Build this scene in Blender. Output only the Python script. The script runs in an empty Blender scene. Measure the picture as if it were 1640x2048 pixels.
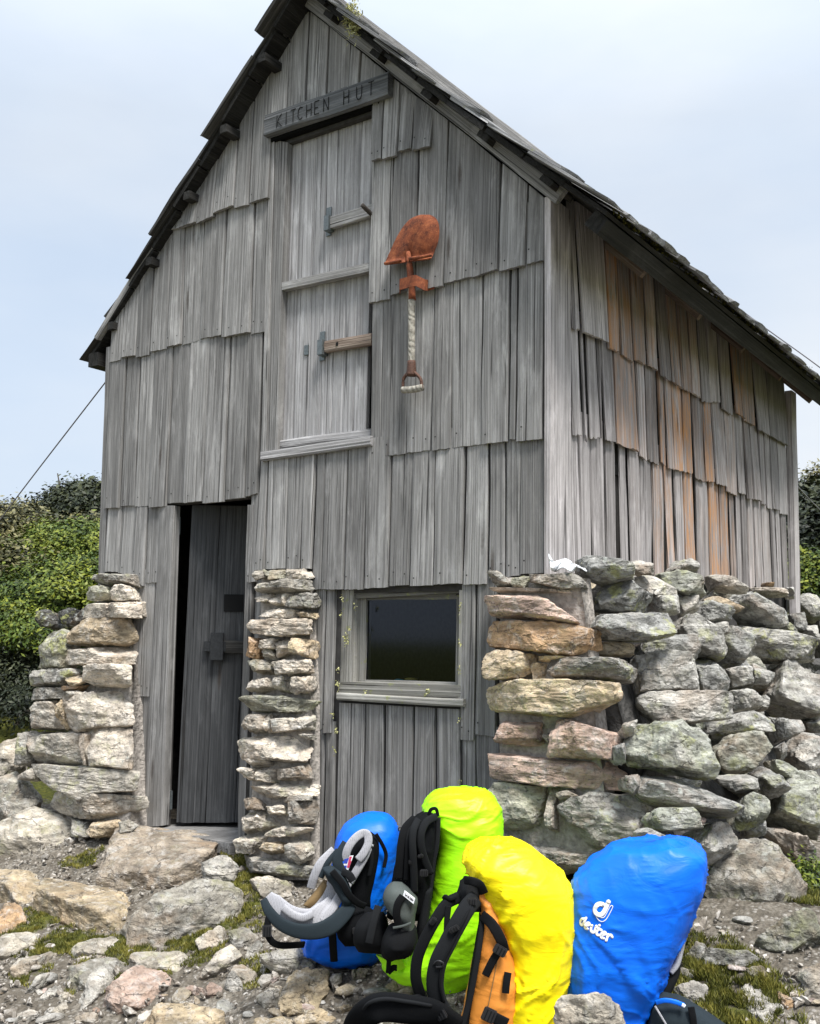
import bpy, bmesh, math, random
import numpy as np
from mathutils import Vector, Matrix
from mathutils.bvhtree import BVHTree

# ------------------------------------------------------------------ camera
SC = bpy.context.scene
COL = SC.collection
CAM = np.array([2.05237, -3.97477, 1.09419])            # metres, hut corner = origin
F_PX, CX, CY = 2098.54, 820.0, 1024.0 + 0.0463158 * 1640
RT = np.array([0.82298189, 0.56794125, 0.0119809])
DN = np.array([-0.03913065, 0.07771803, -0.99620716])
FW = np.array([-0.56671827, 0.81939163, 0.08618444])
cam_d = bpy.data.cameras.new("camera")
cam_d.sensor_fit = 'HORIZONTAL'; cam_d.sensor_width = 36.0
cam_d.lens = 36.0 * F_PX / 1640.0
cam_d.shift_y = 0.0463158
cam_d.clip_start = 0.05; cam_d.clip_end = 3000.0
cam = bpy.data.objects.new("camera", cam_d); COL.objects.link(cam)
cam.matrix_world = Matrix(((RT[0], -DN[0], -FW[0], CAM[0]), (RT[1], -DN[1], -FW[1], CAM[1]),
                           (RT[2], -DN[2], -FW[2], CAM[2]), (0, 0, 0, 1)))
SC.camera = cam

# ------------------------------------------------------------------ world + sun
SUN_EL, SUN_AZ = math.radians(62), math.radians(118)     # azimuth clockwise from +Y (hut's depth axis)
SUN_DIR = np.array([math.sin(SUN_AZ) * math.cos(SUN_EL), math.cos(SUN_AZ) * math.cos(SUN_EL), math.sin(SUN_EL)])
world = bpy.data.worlds.new("World"); SC.world = world; world.use_nodes = True
nt = world.node_tree; nt.nodes.clear()
def wn(t, **k):
    n = nt.nodes.new(t)
    for a, b in k.items(): setattr(n, a, b)
    return n
wo = wn('ShaderNodeOutputWorld'); bg = wn('ShaderNodeBackground')
sky = wn('ShaderNodeTexSky', sky_type='NISHITA'); sky.sun_disc = False
sky.sun_elevation = SUN_EL; sky.sun_rotation = math.atan2(SUN_DIR[0], SUN_DIR[1])
sky.air_density = 1.0; sky.dust_density = 2.0; sky.ozone_density = 1.5
tc = wn('ShaderNodeTexCoord'); mp = wn('ShaderNodeMapping'); mp.inputs['Scale'].default_value = (1.0, 1.0, 2.6)
nz = wn('ShaderNodeTexNoise'); nz.inputs['Scale'].default_value = 2.1; nz.inputs['Detail'].default_value = 7; nz.inputs['Roughness'].default_value = .55
nz2 = wn('ShaderNodeTexNoise'); nz2.inputs['Scale'].default_value = 1.3; nz2.inputs['Detail'].default_value = 5
cr = wn('ShaderNodeValToRGB'); cr.color_ramp.elements[0].position = .30; cr.color_ramp.elements[1].position = .68
cr.color_ramp.elements[0].color = (.80, .80, .80, 1); cr.color_ramp.elements[1].color = (1, 1, 1, 1)
cr2 = wn('ShaderNodeValToRGB'); cr2.color_ramp.elements[0].position = .38; cr2.color_ramp.elements[1].position = .64
cr2.color_ramp.elements[0].color = (4.25, 4.95, 5.9, 1); cr2.color_ramp.elements[1].color = (5.35, 5.65, 6.0, 1)
mx = wn('ShaderNodeMixRGB')
L = nt.links.new
L(tc.outputs['Generated'], mp.inputs['Vector']); L(mp.outputs[0], nz.inputs['Vector']); L(mp.outputs[0], nz2.inputs['Vector'])
L(nz.outputs['Fac'], cr.inputs[0]); L(nz2.outputs['Fac'], cr2.inputs[0])
L(cr.outputs[0], mx.inputs['Fac']); L(sky.outputs[0], mx.inputs['Color1']); L(cr2.outputs[0], mx.inputs['Color2'])
sx_ = wn('ShaderNodeSeparateXYZ'); L(tc.outputs['Generated'], sx_.inputs[0])
zr = wn('ShaderNodeMapRange'); zr.inputs['From Min'].default_value = .45; zr.inputs['From Max'].default_value = 1.0; zr.inputs['To Min'].default_value = 1.0; zr.inputs['To Max'].default_value = 2.2
L(sx_.outputs['Z'], zr.inputs['Value'])
ml = wn('ShaderNodeMixRGB', blend_type='MULTIPLY'); ml.inputs['Fac'].default_value = 1
L(mx.outputs[0], ml.inputs['Color1']); L(zr.outputs[0], ml.inputs['Color2'])
L(ml.outputs[0], bg.inputs['Color']); bg.inputs['Strength'].default_value = 0.10
L(bg.outputs[0], wo.inputs['Surface'])
sd = bpy.data.lights.new("sun", 'SUN'); sd.energy = 3.8; sd.angle = math.radians(17); sd.color = (1.0, .97, .92)
so = bpy.data.objects.new("sun", sd); COL.objects.link(so)
so.rotation_euler = Vector(SUN_DIR).to_track_quat('Z', 'Y').to_euler(); so.location = (6, -4, 9)
SC.view_settings.view_transform = 'Standard'; SC.view_settings.look = 'None'
SC.view_settings.exposure = 0.72; SC.view_settings.gamma = 1.0
SC.cycles.max_bounces = 6; SC.cycles.diffuse_bounces = 3; SC.cycles.glossy_bounces = 2
SC.cycles.transmission_bounces = 4; SC.cycles.transparent_max_bounces = 8

# ------------------------------------------------------------------ geometry helpers
rng = np.random.default_rng(7); random.seed(7)
def nrm(v): v = np.asarray(v, float); return v / (np.linalg.norm(v) + 1e-12)
def ray(px, py): return RT * ((px - CX) / F_PX) + DN * ((py - CY) / F_PX) + FW
def on_plane(px, py, p0, n):
    r = ray(px, py); n = np.asarray(n, float)
    return CAM + r * (np.dot(np.asarray(p0, float) - CAM, n) / np.dot(r, n))
def on_y(px, py, y): return on_plane(px, py, (0, y, 0), (0, 1, 0))
def on_x(px, py, x): return on_plane(px, py, (x, 0, 0), (1, 0, 0))
def on_z(px, py, z): return on_plane(px, py, (0, 0, z), (0, 0, 1))
def sstep(a, b, x):
    t = np.clip((np.asarray(x, float) - a) / (b - a), 0, 1); return t * t * (3 - 2 * t)
def _h(ix, iy, iz):
    h = (ix * 374761393 + iy * 668265263 + iz * 1274126177) & 0xffffffff
    h = ((h ^ (h >> 13)) * 1103515245) & 0xffffffff
    h = ((h ^ (h >> 16)) * 2246822519) & 0xffffffff
    return ((h ^ (h >> 15)) & 0xffff) / 32767.5 - 1.0
def vnoise(P):
    P = np.asarray(P, float); i = np.floor(P).astype(np.int64); f = P - i
    u = f * f * f * (f * (f * 6 - 15) + 10); o = 0
    for dx in (0, 1):
        for dy in (0, 1):
            for dz in (0, 1):
                w = (u[:, 0] if dx else 1 - u[:, 0]) * (u[:, 1] if dy else 1 - u[:, 1]) * (u[:, 2] if dz else 1 - u[:, 2])
                o = o + w * _h(i[:, 0] + dx, i[:, 1] + dy, i[:, 2] + dz)
    return o
def fbm(P, octv=4, rough=.5):
    P = np.asarray(P, float); a, o, s = 1.0, 0, 0
    for k in range(octv):
        o = o + a * vnoise(P * 2 ** k + 17.3 * k); s += a; a *= rough
    return o / s
def ground_z(x, y):
    x = np.asarray(x, float); y = np.asarray(y, float)
    z = .25 * np.minimum(y, 0); z = np.maximum(z, -.75 + .0 * x)
    z = z + .13 * sstep(-1.3, .5, x) * sstep(-1.6, -.2, y)
    z = z + .05 * sstep(-1.2, -2.2, x) * sstep(-.9, -.2, y)
    bank = sstep(-3.0, -9.0, x) * 1.3 + sstep(4.5, 30, y) * 1.6
    z = z + bank * sstep(-1.0, 2.5, y)
    z = z + sstep(1.0, 9, x) * .7 * sstep(0, 6, y)
    P = np.stack([x, y, 0 * x], -1).reshape(-1, 3)
    near = (.035 * fbm(P * 2.1, 4)).reshape(x.shape)
    return z + near
_T = np.arange(1.2, 16, .004)
def at_ground(px, py):
    r = ray(px, py); P = CAM + _T[:, None] * r
    k = int(np.argmax(P[:, 2] < ground_z(P[:, 0], P[:, 1]))); return P[k]

def mesh_obj(name, V, Fc, mat, parent=None, smooth=True, attrs=None, mats=None, midx=None):
    me = bpy.data.meshes.new(name)
    V = np.asarray(V, dtype=np.float32)
    if isinstance(Fc, np.ndarray) and Fc.ndim == 2:
        n, k = Fc.shape
        me.vertices.add(len(V)); me.vertices.foreach_set('co', V.ravel())
        me.loops.add(n * k); me.loops.foreach_set('vertex_index', Fc.astype(np.int32).ravel())
        me.polygons.add(n); me.polygons.foreach_set('loop_start', np.arange(0, n * k, k, dtype=np.int32))
        me.update(calc_edges=True)
    else:
        me.from_pydata([tuple(map(float, v)) for v in V], [], [tuple(map(int, f)) for f in Fc]); me.update()
    for m in (mats or [mat]): me.materials.append(m)
    if midx is not None: me.polygons.foreach_set('material_index', np.asarray(midx, dtype=np.int32))
    me.polygons.foreach_set('use_smooth', np.full(len(me.polygons), bool(smooth)))
    for an, (ty, arr) in (attrs or {}).items():
        at = me.attributes.new(an, ty, 'POINT')
        at.data.foreach_set({'FLOAT_VECTOR': 'vector', 'FLOAT_COLOR': 'color', 'FLOAT': 'value'}[ty], np.asarray(arr, dtype=np.float32).ravel())
    me.validate()
    o = bpy.data.objects.new(name, me); COL.objects.link(o)
    if parent is not None:
        o.parent = parent; o.matrix_parent_inverse = Matrix.Translation(-parent.location)
    return o
def thing(name, label, cat, loc, group=None):
    o = bpy.data.objects.new(name, None); COL.objects.link(o)
    o.location = [float(v) for v in loc]; o.empty_display_size = .2
    return tag(o, label, cat, group)
def tag(o, label=None, cat=None, group=None, kind=None):
    if label: o['label'] = label
    if cat: o['category'] = cat
    if group: o['group'] = group
    if kind: o['kind'] = kind
    return o
def recenter(o):
    """move a single-mesh thing's origin to its own base centre (mesh stays put in the world)"""
    me = o.data; n = len(me.vertices); c = np.empty(n * 3, dtype=np.float32); me.vertices.foreach_get('co', c); c = c.reshape(-1, 3)
    b = np.array([c[:, 0].mean(), c[:, 1].mean(), c[:, 2].min()]); me.vertices.foreach_set('co', (c - b).astype(np.float32).ravel())
    o.location = [float(v) for v in b]; me.update(); return o

# ------------------------------------------------------------------ materials
class NT:
    def __init__(s, name):
        s.m = bpy.data.materials.new(name); s.m.use_nodes = True; s.t = s.m.node_tree; s.t.nodes.clear()
        s.out = s.n('ShaderNodeOutputMaterial'); s.b = s.n('ShaderNodeBsdfPrincipled'); s.l(s.b.outputs[0], s.out.inputs['Surface'])
    def n(s, t, **k):
        x = s.t.nodes.new(t)
        for a, b in k.items(): setattr(x, a, b)
        return x
    def l(s, a, b): s.t.links.new(a, b)
    def put(s, sock, v):
        if hasattr(v, 'is_linked') or isinstance(v, bpy.types.NodeSocket): s.l(v, sock)
        else: sock.default_value = v
    def noise(s, vec, scale, detail=4, rough=.55, dist=0, out='Fac'):
        x = s.n('ShaderNodeTexNoise'); s.put(x.inputs['Vector'], vec); x.inputs['Scale'].default_value = scale
        x.inputs['Detail'].default_value = detail; x.inputs['Roughness'].default_value = rough; x.inputs['Distortion'].default_value = dist
        return x.outputs[out]
    def voro(s, vec, scale, feature='F1', out='Distance', rnd=1):
        x = s.n('ShaderNodeTexVoronoi', feature=feature); s.put(x.inputs['Vector'], vec); x.inputs['Scale'].default_value = scale
        x.inputs['Randomness'].default_value = rnd; return x.outputs[out]
    def ramp(s, f, *stops):
        x = s.n('ShaderNodeValToRGB'); e = x.color_ramp.elements
        while len(e) < len(stops): e.new(.5)
        for el, (p, c) in zip(e, stops):
            el.position = p; el.color = (c, c, c, 1) if not hasattr(c, '__len__') else (*c, 1)
        s.l(f, x.inputs[0]); return x.outputs[0]
    def mix(s, f, a, b, mode='MIX'):
        x = s.n('ShaderNodeMixRGB', blend_type=mode)
        for k, v in (('Fac', f), ('Color1', a), ('Color2', b)):
            if isinstance(v, tuple) and len(v) == 3: v = (*v, 1)
            s.put(x.inputs[k], v)
        return x.outputs[0]
    def math(s, op, a, b=0.0, clamp=False):
        x = s.n('ShaderNodeMath', operation=op); x.use_clamp = clamp; s.put(x.inputs[0], a); s.put(x.inputs[1], b); return x.outputs[0]
    def mapv(s, vec, sc=(1, 1, 1), rot=(0, 0, 0)):
        x = s.n('ShaderNodeMapping'); s.put(x.inputs['Vector'], vec); x.inputs['Scale'].default_value = sc; x.inputs['Rotation'].default_value = rot; return x.outputs[0]
    def attr(s, name, out='Color'): x = s.n('ShaderNodeAttribute', attribute_name=name); return x.outputs[out]
    def pos(s): return s.n('ShaderNodeNewGeometry').outputs['Position']
    def bump(s, h, strength=.5, dist=.01, prev=None):
        x = s.n('ShaderNodeBump'); s.put(x.inputs['Height'], h); x.inputs['Strength'].default_value = strength; x.inputs['Distance'].default_value = dist
        if prev is not None: s.l(prev, x.inputs['Normal'])
        return x.outputs[0]
    def fin(s, col=None, rough=None, normal=None, spec=None):
        if col is not None: s.put(s.b.inputs['Base Color'], (*col, 1) if isinstance(col, tuple) and len(col) == 3 else col)
        if rough is not None: s.put(s.b.inputs['Roughness'], rough)
        if normal is not None: s.l(normal, s.b.inputs['Normal'])
        if spec is not None: s.b.inputs['Specular IOR Level'].default_value = spec
        return s.m

def wood_mat(name, lo, mid, hi, contrast=1.0, warm=(.43, .205, .075), moss=0.0):
    """weathered split timber; 'grain' = (across, along, depth) metres, 'tint' = (brightness, rust amount, seed)"""
    s = NT(name); g = s.attr('grain', 'Vector'); t = s.attr('tint', 'Vector')
    sep = s.n('ShaderNodeSeparateXYZ'); s.l(t, sep.inputs[0])
    fine = s.noise(s.mapv(g, (240, 1.1, 240)), 1, 4, .66)
    coarse = s.noise(s.mapv(g, (85, .35, 85)), 1, 4, .62, .15)
    blot = s.noise(s.mapv(g, (14, 2.6, 14)), 1, 7, .68, .4)
    spk = s.noise(s.mapv(g, (320, 60, 320)), 1, 3, .7)
    v = s.math('ADD', s.math('MULTIPLY', fine, .46), s.math('ADD', s.math('MULTIPLY', coarse, .34), s.math('MULTIPLY', blot, .20)))
    c = s.ramp(v, (.37, lo), (.50, mid), (.64, hi))
    c = s.mix(s.math('MULTIPLY', s.ramp(spk, (.58, 0.0), (.70, 1.0)), .30), c, (.06, .058, .056))
    c = s.mix(s.math('MULTIPLY', s.ramp(blot, (.54, 0.0), (.70, 1.0)), .40), c, tuple(min(1, q * 1.25) for q in hi))
    c = s.mix(s.math('MULTIPLY', s.ramp(s.noise(s.mapv(g, (6, 1.6, 6)), 1, 7, .7), (.52, 0.0), (.66, 1.0)), .38), c, tuple(q * .9 for q in lo))
    c = s.mix(1.0, c, sep.outputs[0], 'MULTIPLY')
    rn = s.noise(s.mapv(g, (30, 4.0, 30)), 1, 7, .7, .6)
    rf = s.math('MULTIPLY', s.ramp(rn, (.40, 0.0), (.62, .8)), sep.outputs[1], True)
    c = s.mix(rf, c, s.mix(fine, warm, tuple(min(1, w * 1.5) for w in warm)))
    kn = s.voro(s.mix(.05, s.mapv(g, (7.5, 1.15, 7.5)), s.noise(g, 60, 3, .5, 0, 'Color')), 1)
    c = s.mix(s.ramp(kn, (.035, .75), (.10, 0.0)), c, (.06, .048, .04))
    crack = s.ramp(s.noise(s.mapv(g, (75, .9, 75)), 1, 2, .5, .6), (.30, 1.0), (.335, 0.0))
    c = s.mix(s.math('MULTIPLY', crack, .75), c, (.02, .019, .018))
    if moss:
        mo = s.ramp(s.noise(s.pos(), 26, 6, .65), (.60, 0.0), (.68, 1.0))
        c = s.mix(s.math('MULTIPLY', mo, moss), c, (.26, .28, .10))
    h = s.math('ADD', s.math('MULTIPLY', fine, .55), s.math('SUBTRACT', s.math('MULTIPLY', coarse, .8), s.math('MULTIPLY', crack, 1.1)))
    return s.fin(c, .82, s.bump(h, .9, .008), .2)
M = {}
M['front_wood'] = wood_mat('weathered grey timber', (.080, .077, .074), (.258, .251, .243), (.475, .464, .453))
M['side_wood'] = wood_mat('silvered side timber', (.10, .092, .088), (.37, .345, .34), (.62, .585, .585))
M['door_wood'] = wood_mat('pale door timber', (.13, .125, .125), (.36, .35, .35), (.58, .57, .575), moss=.05)
M['dark_wood'] = wood_mat('dark old timber', (.022, .021, .020), (.062, .060, .056), (.13, .125, .12))
M['sign_wood'] = wood_mat('blackened sign timber', (.05, .052, .055), (.13, .135, .14), (.24, .245, .25))
M['bar_wood'] = wood_mat('brown bar timber', (.09, .065, .05), (.22, .165, .13), (.36, .30, .25))
M['moss_wood'] = wood_mat('mossy window timber', (.12, .115, .10), (.28, .27, .245), (.46, .45, .42), moss=.75)
M['eave_shade_wood'] = wood_mat('shade-darkened eave timber', (.010, .010, .009), (.026, .025, .023), (.06, .058, .055))  # near-black colour stands in for the deep shade under the eaves
M['roof_wood'] = wood_mat('roof shingle timber', (.10, .10, .105), (.26, .26, .265), (.46, .46, .465), moss=.5)

def stone_mat(name='lichened quartzite'):
    s = NT(name); P = s.pos(); oi = s.n('ShaderNodeObjectInfo'); tint, lich, rnd = oi.outputs['Color'], oi.outputs['Alpha'], oi.outputs['Random']
    off = s.n('ShaderNodeCombineXYZ')
    for k, m_ in enumerate((3.1, 7.7, 5.3)): s.l(s.math('MULTIPLY', rnd, m_), off.inputs[k])
    va = s.n('ShaderNodeVectorMath', operation='ADD'); s.l(P, va.inputs[0]); s.l(off.outputs[0], va.inputs[1]); Q = va.outputs[0]
    rx = s.mapv(Q, (1, 1, 3.6), (.25, -.2, 0)); r2 = s.mapv(Q, (1.2, 1.2, 4), (.35, .5, .2))
    n1 = s.noise(rx, 5.5, 9, .68, .7); n2 = s.noise(Q, 17, 10, .74, .3); n3 = s.noise(Q, 3.2, 5, .6, .5); n4 = s.noise(Q, 80, 6, .75)
    st = s.noise(r2, 8, 9, .72, 1.2)
    c = s.mix(1.0, tint, s.ramp(n1, (.32, .42), (.5, .95), (.66, 1.55)), 'MULTIPLY')
    c = s.mix(1.0, c, s.ramp(st, (.34, .78), (.5, 1.0), (.64, 1.18)), 'MULTIPLY')
    c = s.mix(s.ramp(n2, (.50, 0.0), (.64, .8)), c, s.mix(.6, tint, (.68, .66, .63)))
    c = s.mix(s.math('MULTIPLY', s.ramp(n3, (.52, 0.0), (.66, 1.0)), .40), c, (.34, .21, .11))
    dk = s.ramp(s.noise(Q, 8.5, 9, .70, .8), (.51, 0.0), (.59, 1.0))
    c = s.mix(s.math('MULTIPLY', dk, s.math('ADD', .20, s.math('MULTIPLY', lich, .42)), True), c, (.06, .06, .056))
    # pale crusts and yellow-green map lichen
    vd = s.voro(s.mix(.08, Q, s.noise(Q, 9, 3, .5, 0, 'Color')), 26)
    wl = s.math('MULTIPLY', s.ramp(vd, (.18, 1.0), (.34, 0.0)), s.ramp(s.noise(Q, 5, 3), (.44, 0.0), (.58, 1.0)))
    c = s.mix(s.math('MULTIPLY', wl, s.math('ADD', .15, s.math('MULTIPLY', lich, .6)), True), c, (.50, .52, .48))
    bl = s.math('MULTIPLY', s.ramp(s.voro(Q, 38), (.14, 1.0), (.26, 0.0)), s.ramp(s.noise(Q, 6.3, 2), (.52, 0.0), (.62, 1.0)))
    c = s.mix(s.math('MULTIPLY', bl, s.math('MULTIPLY', lich, .8), True), c, (.035, .035, .033))
    yl = s.math('MULTIPLY', s.ramp(s.noise(Q, 11, 7, .7), (.53, 0.0), (.60, 1.0)), s.ramp(n3, (.42, 1.0), (.56, 0.0)))
    c = s.mix(s.math('MULTIPLY', yl, s.math('MULTIPLY', lich, .75), True), c, (.42, .43, .15))
    c = s.mix(s.math('MULTIPLY', s.ramp(n4, (.36, 1.0), (.46, 0.0)), .55), c, (.05, .045, .04))
    crk = s.voro(s.mix(.22, r2, s.noise(Q, 9, 5, .65, 0, 'Color')), 3.2, 'DISTANCE_TO_EDGE')
    cm = s.ramp(crk, (0.0, 1.0), (.016, 0.0)); cm = s.math('MULTIPLY', cm, s.ramp(n2, (.46, 0.0), (.52, 1.0)))
    c = s.mix(s.math('MULTIPLY', cm, .6), c, (.035, .03, .027))
    h = s.math('SUBTRACT', s.math('ADD', s.math('MULTIPLY', n2, .6), s.math('ADD', s.math('MULTIPLY', st, .45), s.math('MULTIPLY', n4, .25))), s.math('MULTIPLY', cm, .25))
    return s.fin(c, .88, s.bump(h, .95, .03), .25)
M['stone'] = stone_mat()
def simple(name, col, rough=.6, bs=None, bd=.003, bst=.4, var=.15, metal=0.0, spec=.4):
    s = NT(name); P = s.pos(); n = s.noise(P, bs or 60, 6, .6)
    c = s.mix(1.0, (*col, 1), s.ramp(n, (.25, 1 - var * 2), (.75, 1 + var * 2)), 'MULTIPLY')
    s.b.inputs['Metallic'].default_value = metal
    return s.fin(c, rough, s.bump(n, bst, bd), spec)
M['mortar'] = simple('pale lime mortar', (.33, .30, .27), .95, 45, .02, .9, .25)
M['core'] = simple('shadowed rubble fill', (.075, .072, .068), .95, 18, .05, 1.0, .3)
M['lead'] = simple('grey zinc sheet', (.16, .18, .185), .5, 90, .002, .3, .15, .6)
M['iron'] = simple('dark hinge iron', (.03, .032, .035), .55, 90, .002, .4, .2, .5)
M['wire'] = simple('galvanised stay wire', (.20, .19, .21), .5, 200, .001, .1, .1, .3)
M['black'] = simple('black webbing', (.006, .0065, .0075), .85, 900, .001, .5, .25, 0, .12)
M['black_soft'] = simple('black padded mesh', (.0055, .006, .007), .95, 500, .002, .6, .3, 0, .08)
M['charcoal'] = simple('charcoal pack cloth', (.011, .012, .0135), .9, 700, .001, .5, .25, 0, .12)
M['olive'] = simple('grey green hip pad cloth', (.060, .072, .068), .75, 700, .001, .5, .15)
M['slate'] = simple('slate belt cloth', (.016, .024, .030), .85, 600, .001, .5, .2, 0, .2)
M['mesh_grey'] = None
M['tan'] = simple('brown lumbar pad', (.20, .13, .055), .75, 500, .001, .5, .15)
M['white'] = simple('white print', (.78, .80, .84), .5, 300, .001, .1, .03)
M['plastic'] = simple('buckle plastic', (.02, .02, .022), .35, 300, .001, .1, .1)
M['ink'] = simple('label ink', (.05, .04, .05), .7, 300, .001, .1, .1)
M['red'] = simple('red print', (.55, .05, .12), .6, 300, .001, .1, .05)
M['blue_print'] = simple('blue print', (.03, .06, .40), .6, 300, .001, .1, .05)
M['cup_blue'] = simple('blue cup handle', (.05, .35, .45), .4, 100, .001, .1, .05)
M['cup_yellow'] = simple('yellow cup lid', (.55, .45, .12), .4, 100, .001, .1, .05)
M['cup_clear'] = simple('grey cup side', (.18, .20, .22), .25, 100, .001, .1, .05)
def mesh_fabric():
    s = NT('light grey spacer mesh'); P = s.pos(); v = s.voro(P, 210, 'F1', 'Distance', .25)
    c = s.mix(s.ramp(v, (.18, 1.0), (.34, 0.0)), (.36, .36, .385), (.16, .16, .18))
    return s.fin(c, .85, s.bump(v, .4, .002), .2)
M['mesh_grey'] = mesh_fabric()
def nylon(name, col, dark):
    s = NT(name); P = s.pos()
    w1 = s.noise(s.mapv(P, (5, 5, 12), (.6, .5, .3)), 1.3, 4, .5, .8)
    w2 = s.noise(P, 34, 5, .6, .8)
    rd = s.n('ShaderNodeTexNoise', noise_type='RIDGED_MULTIFRACTAL'); s.l(s.mapv(P, (9, 7, 20), (.7, .4, .5)), rd.inputs['Vector']); rd.inputs['Scale'].default_value = 1.0; rd.inputs['Detail'].default_value = 3; rd.inputs['Distortion'].default_value = .5
    c = s.mix(s.ramp(w1, (.35, 1.0), (.6, 0.0)), (*col, 1), (*dark, 1))
    h = s.math('ADD', s.math('MULTIPLY', w1, .5), s.math('ADD', s.math('MULTIPLY', w2, .04), s.math('MULTIPLY', rd.outputs['Fac'], .5)))
    return s.fin(c, .45, s.bump(h, .62, .02), .3)
M['nylon_green'] = nylon('fluorescent green nylon', (.40, .95, .008), (.36, .88, .006))
M['nylon_yellow'] = nylon('yellow nylon', (.95, .80, .003), (.90, .72, .003))
M['nylon_blue'] = nylon('blue nylon', (.0005, .145, .80), (.0005, .115, .70))
M['orange'] = nylon('orange pack cloth', (.72, .27, .045), (.62, .22, .035))
def rust():
    s = NT('rusted iron'); P = s.pos()
    a = s.noise(P, 22, 8, .7); b = s.noise(P, 130, 6, .75)
    c = s.ramp(a, (.32, (.07, .022, .014)), (.5, (.21, .058, .025)), (.68, (.36, .115, .045)))
    c = s.mix(s.ramp(b, (.55, 0.0), (.70, .8)), c, (.50, .20, .085)); c = s.mix(s.ramp(b, (.30, .8), (.42, 0.0)), c, (.10, .03, .018))
    return s.fin(c, .85, s.bump(b, .6, .004), .3)
M['rust'] = rust()
M['dark_rust'] = simple('dark rusty fitting', (.085, .04, .026), .7, 120, .003, .5, .3)
def rope_wood():
    s = NT('pale wrapped shaft'); P = s.pos()
    w = s.n('ShaderNodeTexWave'); w.inputs['Scale'].default_value = 14; w.inputs['Distortion'].default_value = 9; w.inputs['Detail'].default_value = 3
    s.l(s.mapv(P, (1, 1, 1), (0, .7, 0)), w.inputs['Vector'])
    c = s.mix(w.outputs['Fac'], (.38, .36, .31), (.25, .23, .195)); c = s.mix(s.ramp(s.noise(P, 90, 5), (.5, 0.0), (.65, .6)), c, (.12, .11, .09))
    return s.fin(c, .8, s.bump(w.outputs['Fac'], .5, .004), .3)
M['shaft'] = rope_wood()
def glass():
    s = NT('dusty window glass')
    tr = s.n('ShaderNodeBsdfTransparent'); tr.inputs[0].default_value = (.62, .66, .70, 1)
    gl = s.n('ShaderNodeBsdfGlossy'); gl.inputs['Roughness'].default_value = .07; gl.inputs[0].default_value = (.75, .8, .9, 1)
    fr = s.n('ShaderNodeFresnel'); fr.inputs[0].default_value = 1.5
    mxs = s.n('ShaderNodeMixShader'); s.l(fr.outputs[0], mxs.inputs[0]); s.l(tr.outputs[0], mxs.inputs[1]); s.l(gl.outputs[0], mxs.inputs[2])
    s.l(mxs.outputs[0], s.out.inputs['Surface']); return s.m
M['glass'] = glass()
def ground_mat():
    s = NT('gravel, dirt and moss'); P = s.pos(); ms = s.attr('moss', 'Fac')
    a = s.noise(P, 2.6, 8, .65, .4); b = s.noise(P, 24, 9, .72); v = s.voro(P, 55, 'F1', 'Color'); vd = s.voro(P, 55)
    c = s.ramp(b, (.30, (.06, .05, .04)), (.5, (.17, .15, .122)), (.72, (.38, .345, .295)))
    bw = s.n('ShaderNodeRGBToBW'); s.l(v, bw.inputs[0])
    c = s.mix(s.math('MULTIPLY', s.ramp(bw.outputs[0], (.50, 0.0), (.60, 1.0)), s.ramp(vd, (.30, 1.0), (.48, 0.0))), c, (.36, .335, .30))
    c = s.mix(s.ramp(a, (.45, 0.0), (.62, .5)), c, (.11, .092, .07))
    mc = s.ramp(s.noise(P, 40, 6, .7), (.32, (.028, .030, .008)), (.52, (.085, .092, .016)), (.74, (.17, .155, .030)))
    mf = s.math('ADD', ms, s.math('MULTIPLY', s.math('SUBTRACT', b, .5), 1.1))
    c = s.mix(s.ramp(mf, (.42, 0.0), (.58, 1.0)), c, mc)
    h = s.math('SUBTRACT', b, s.math('MULTIPLY', vd, .5))
    return s.fin(c, .95, s.bump(h, .9, .03), .2)
M['ground'] = ground_mat()
def leaf_mat(name, lo, mid, hi):
    s = NT(name); t = s.attr('leaf', 'Fac'); n = s.noise(s.pos(), 5, 4, .6)
    f = s.math('ADD', s.math('MULTIPLY', t, .85), s.math('MULTIPLY', n, .25))
    c = s.ramp(f, (.18, lo), (.52, mid), (.92, hi))
    s.b.inputs['Subsurface Weight'].default_value = 0
    return s.fin(c, .55, None, .3)
M['leaf_bright'] = leaf_mat('bright cushion foliage', (.008, .016, .003), (.055, .092, .008), (.19, .21, .018))
M['leaf_olive'] = leaf_mat('olive shrub foliage', (.010, .013, .005), (.052, .054, .018), (.22, .195, .085))
M['leaf_dark'] = leaf_mat('dark pine and shaded shrub foliage', (.004, .007, .003), (.017, .024, .009), (.055, .062, .022))
M['leaf_mid'] = leaf_mat('mid green foliage', (.012, .022, .006), (.05, .072, .014), (.13, .15, .03))
M['bark'] = simple('dark bark', (.06, .05, .042), .9, 30, .02, .8, .3)
M['grey_twig'] = simple('dead grey twig', (.22, .21, .20), .9, 30, .01, .6, .25)
M['lichen_tuft'] = leaf_mat('pale beard lichen', (.20, .20, .07), (.42, .41, .17), (.58, .56, .30))
M['moss'] = leaf_mat('moss blades', (.025, .028, .006), (.085, .092, .014), (.20, .18, .035))
M['carve'] = simple('carved letter shadow', (.004, .004, .0045), .9, 90, .002, .3, .1)  # near-black colour stands in for shade inside carved grooves and holes
M['white_rag'] = simple('white plastic sheet', (.82, .84, .86), .4, 24, .01, .5, .05)

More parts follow.
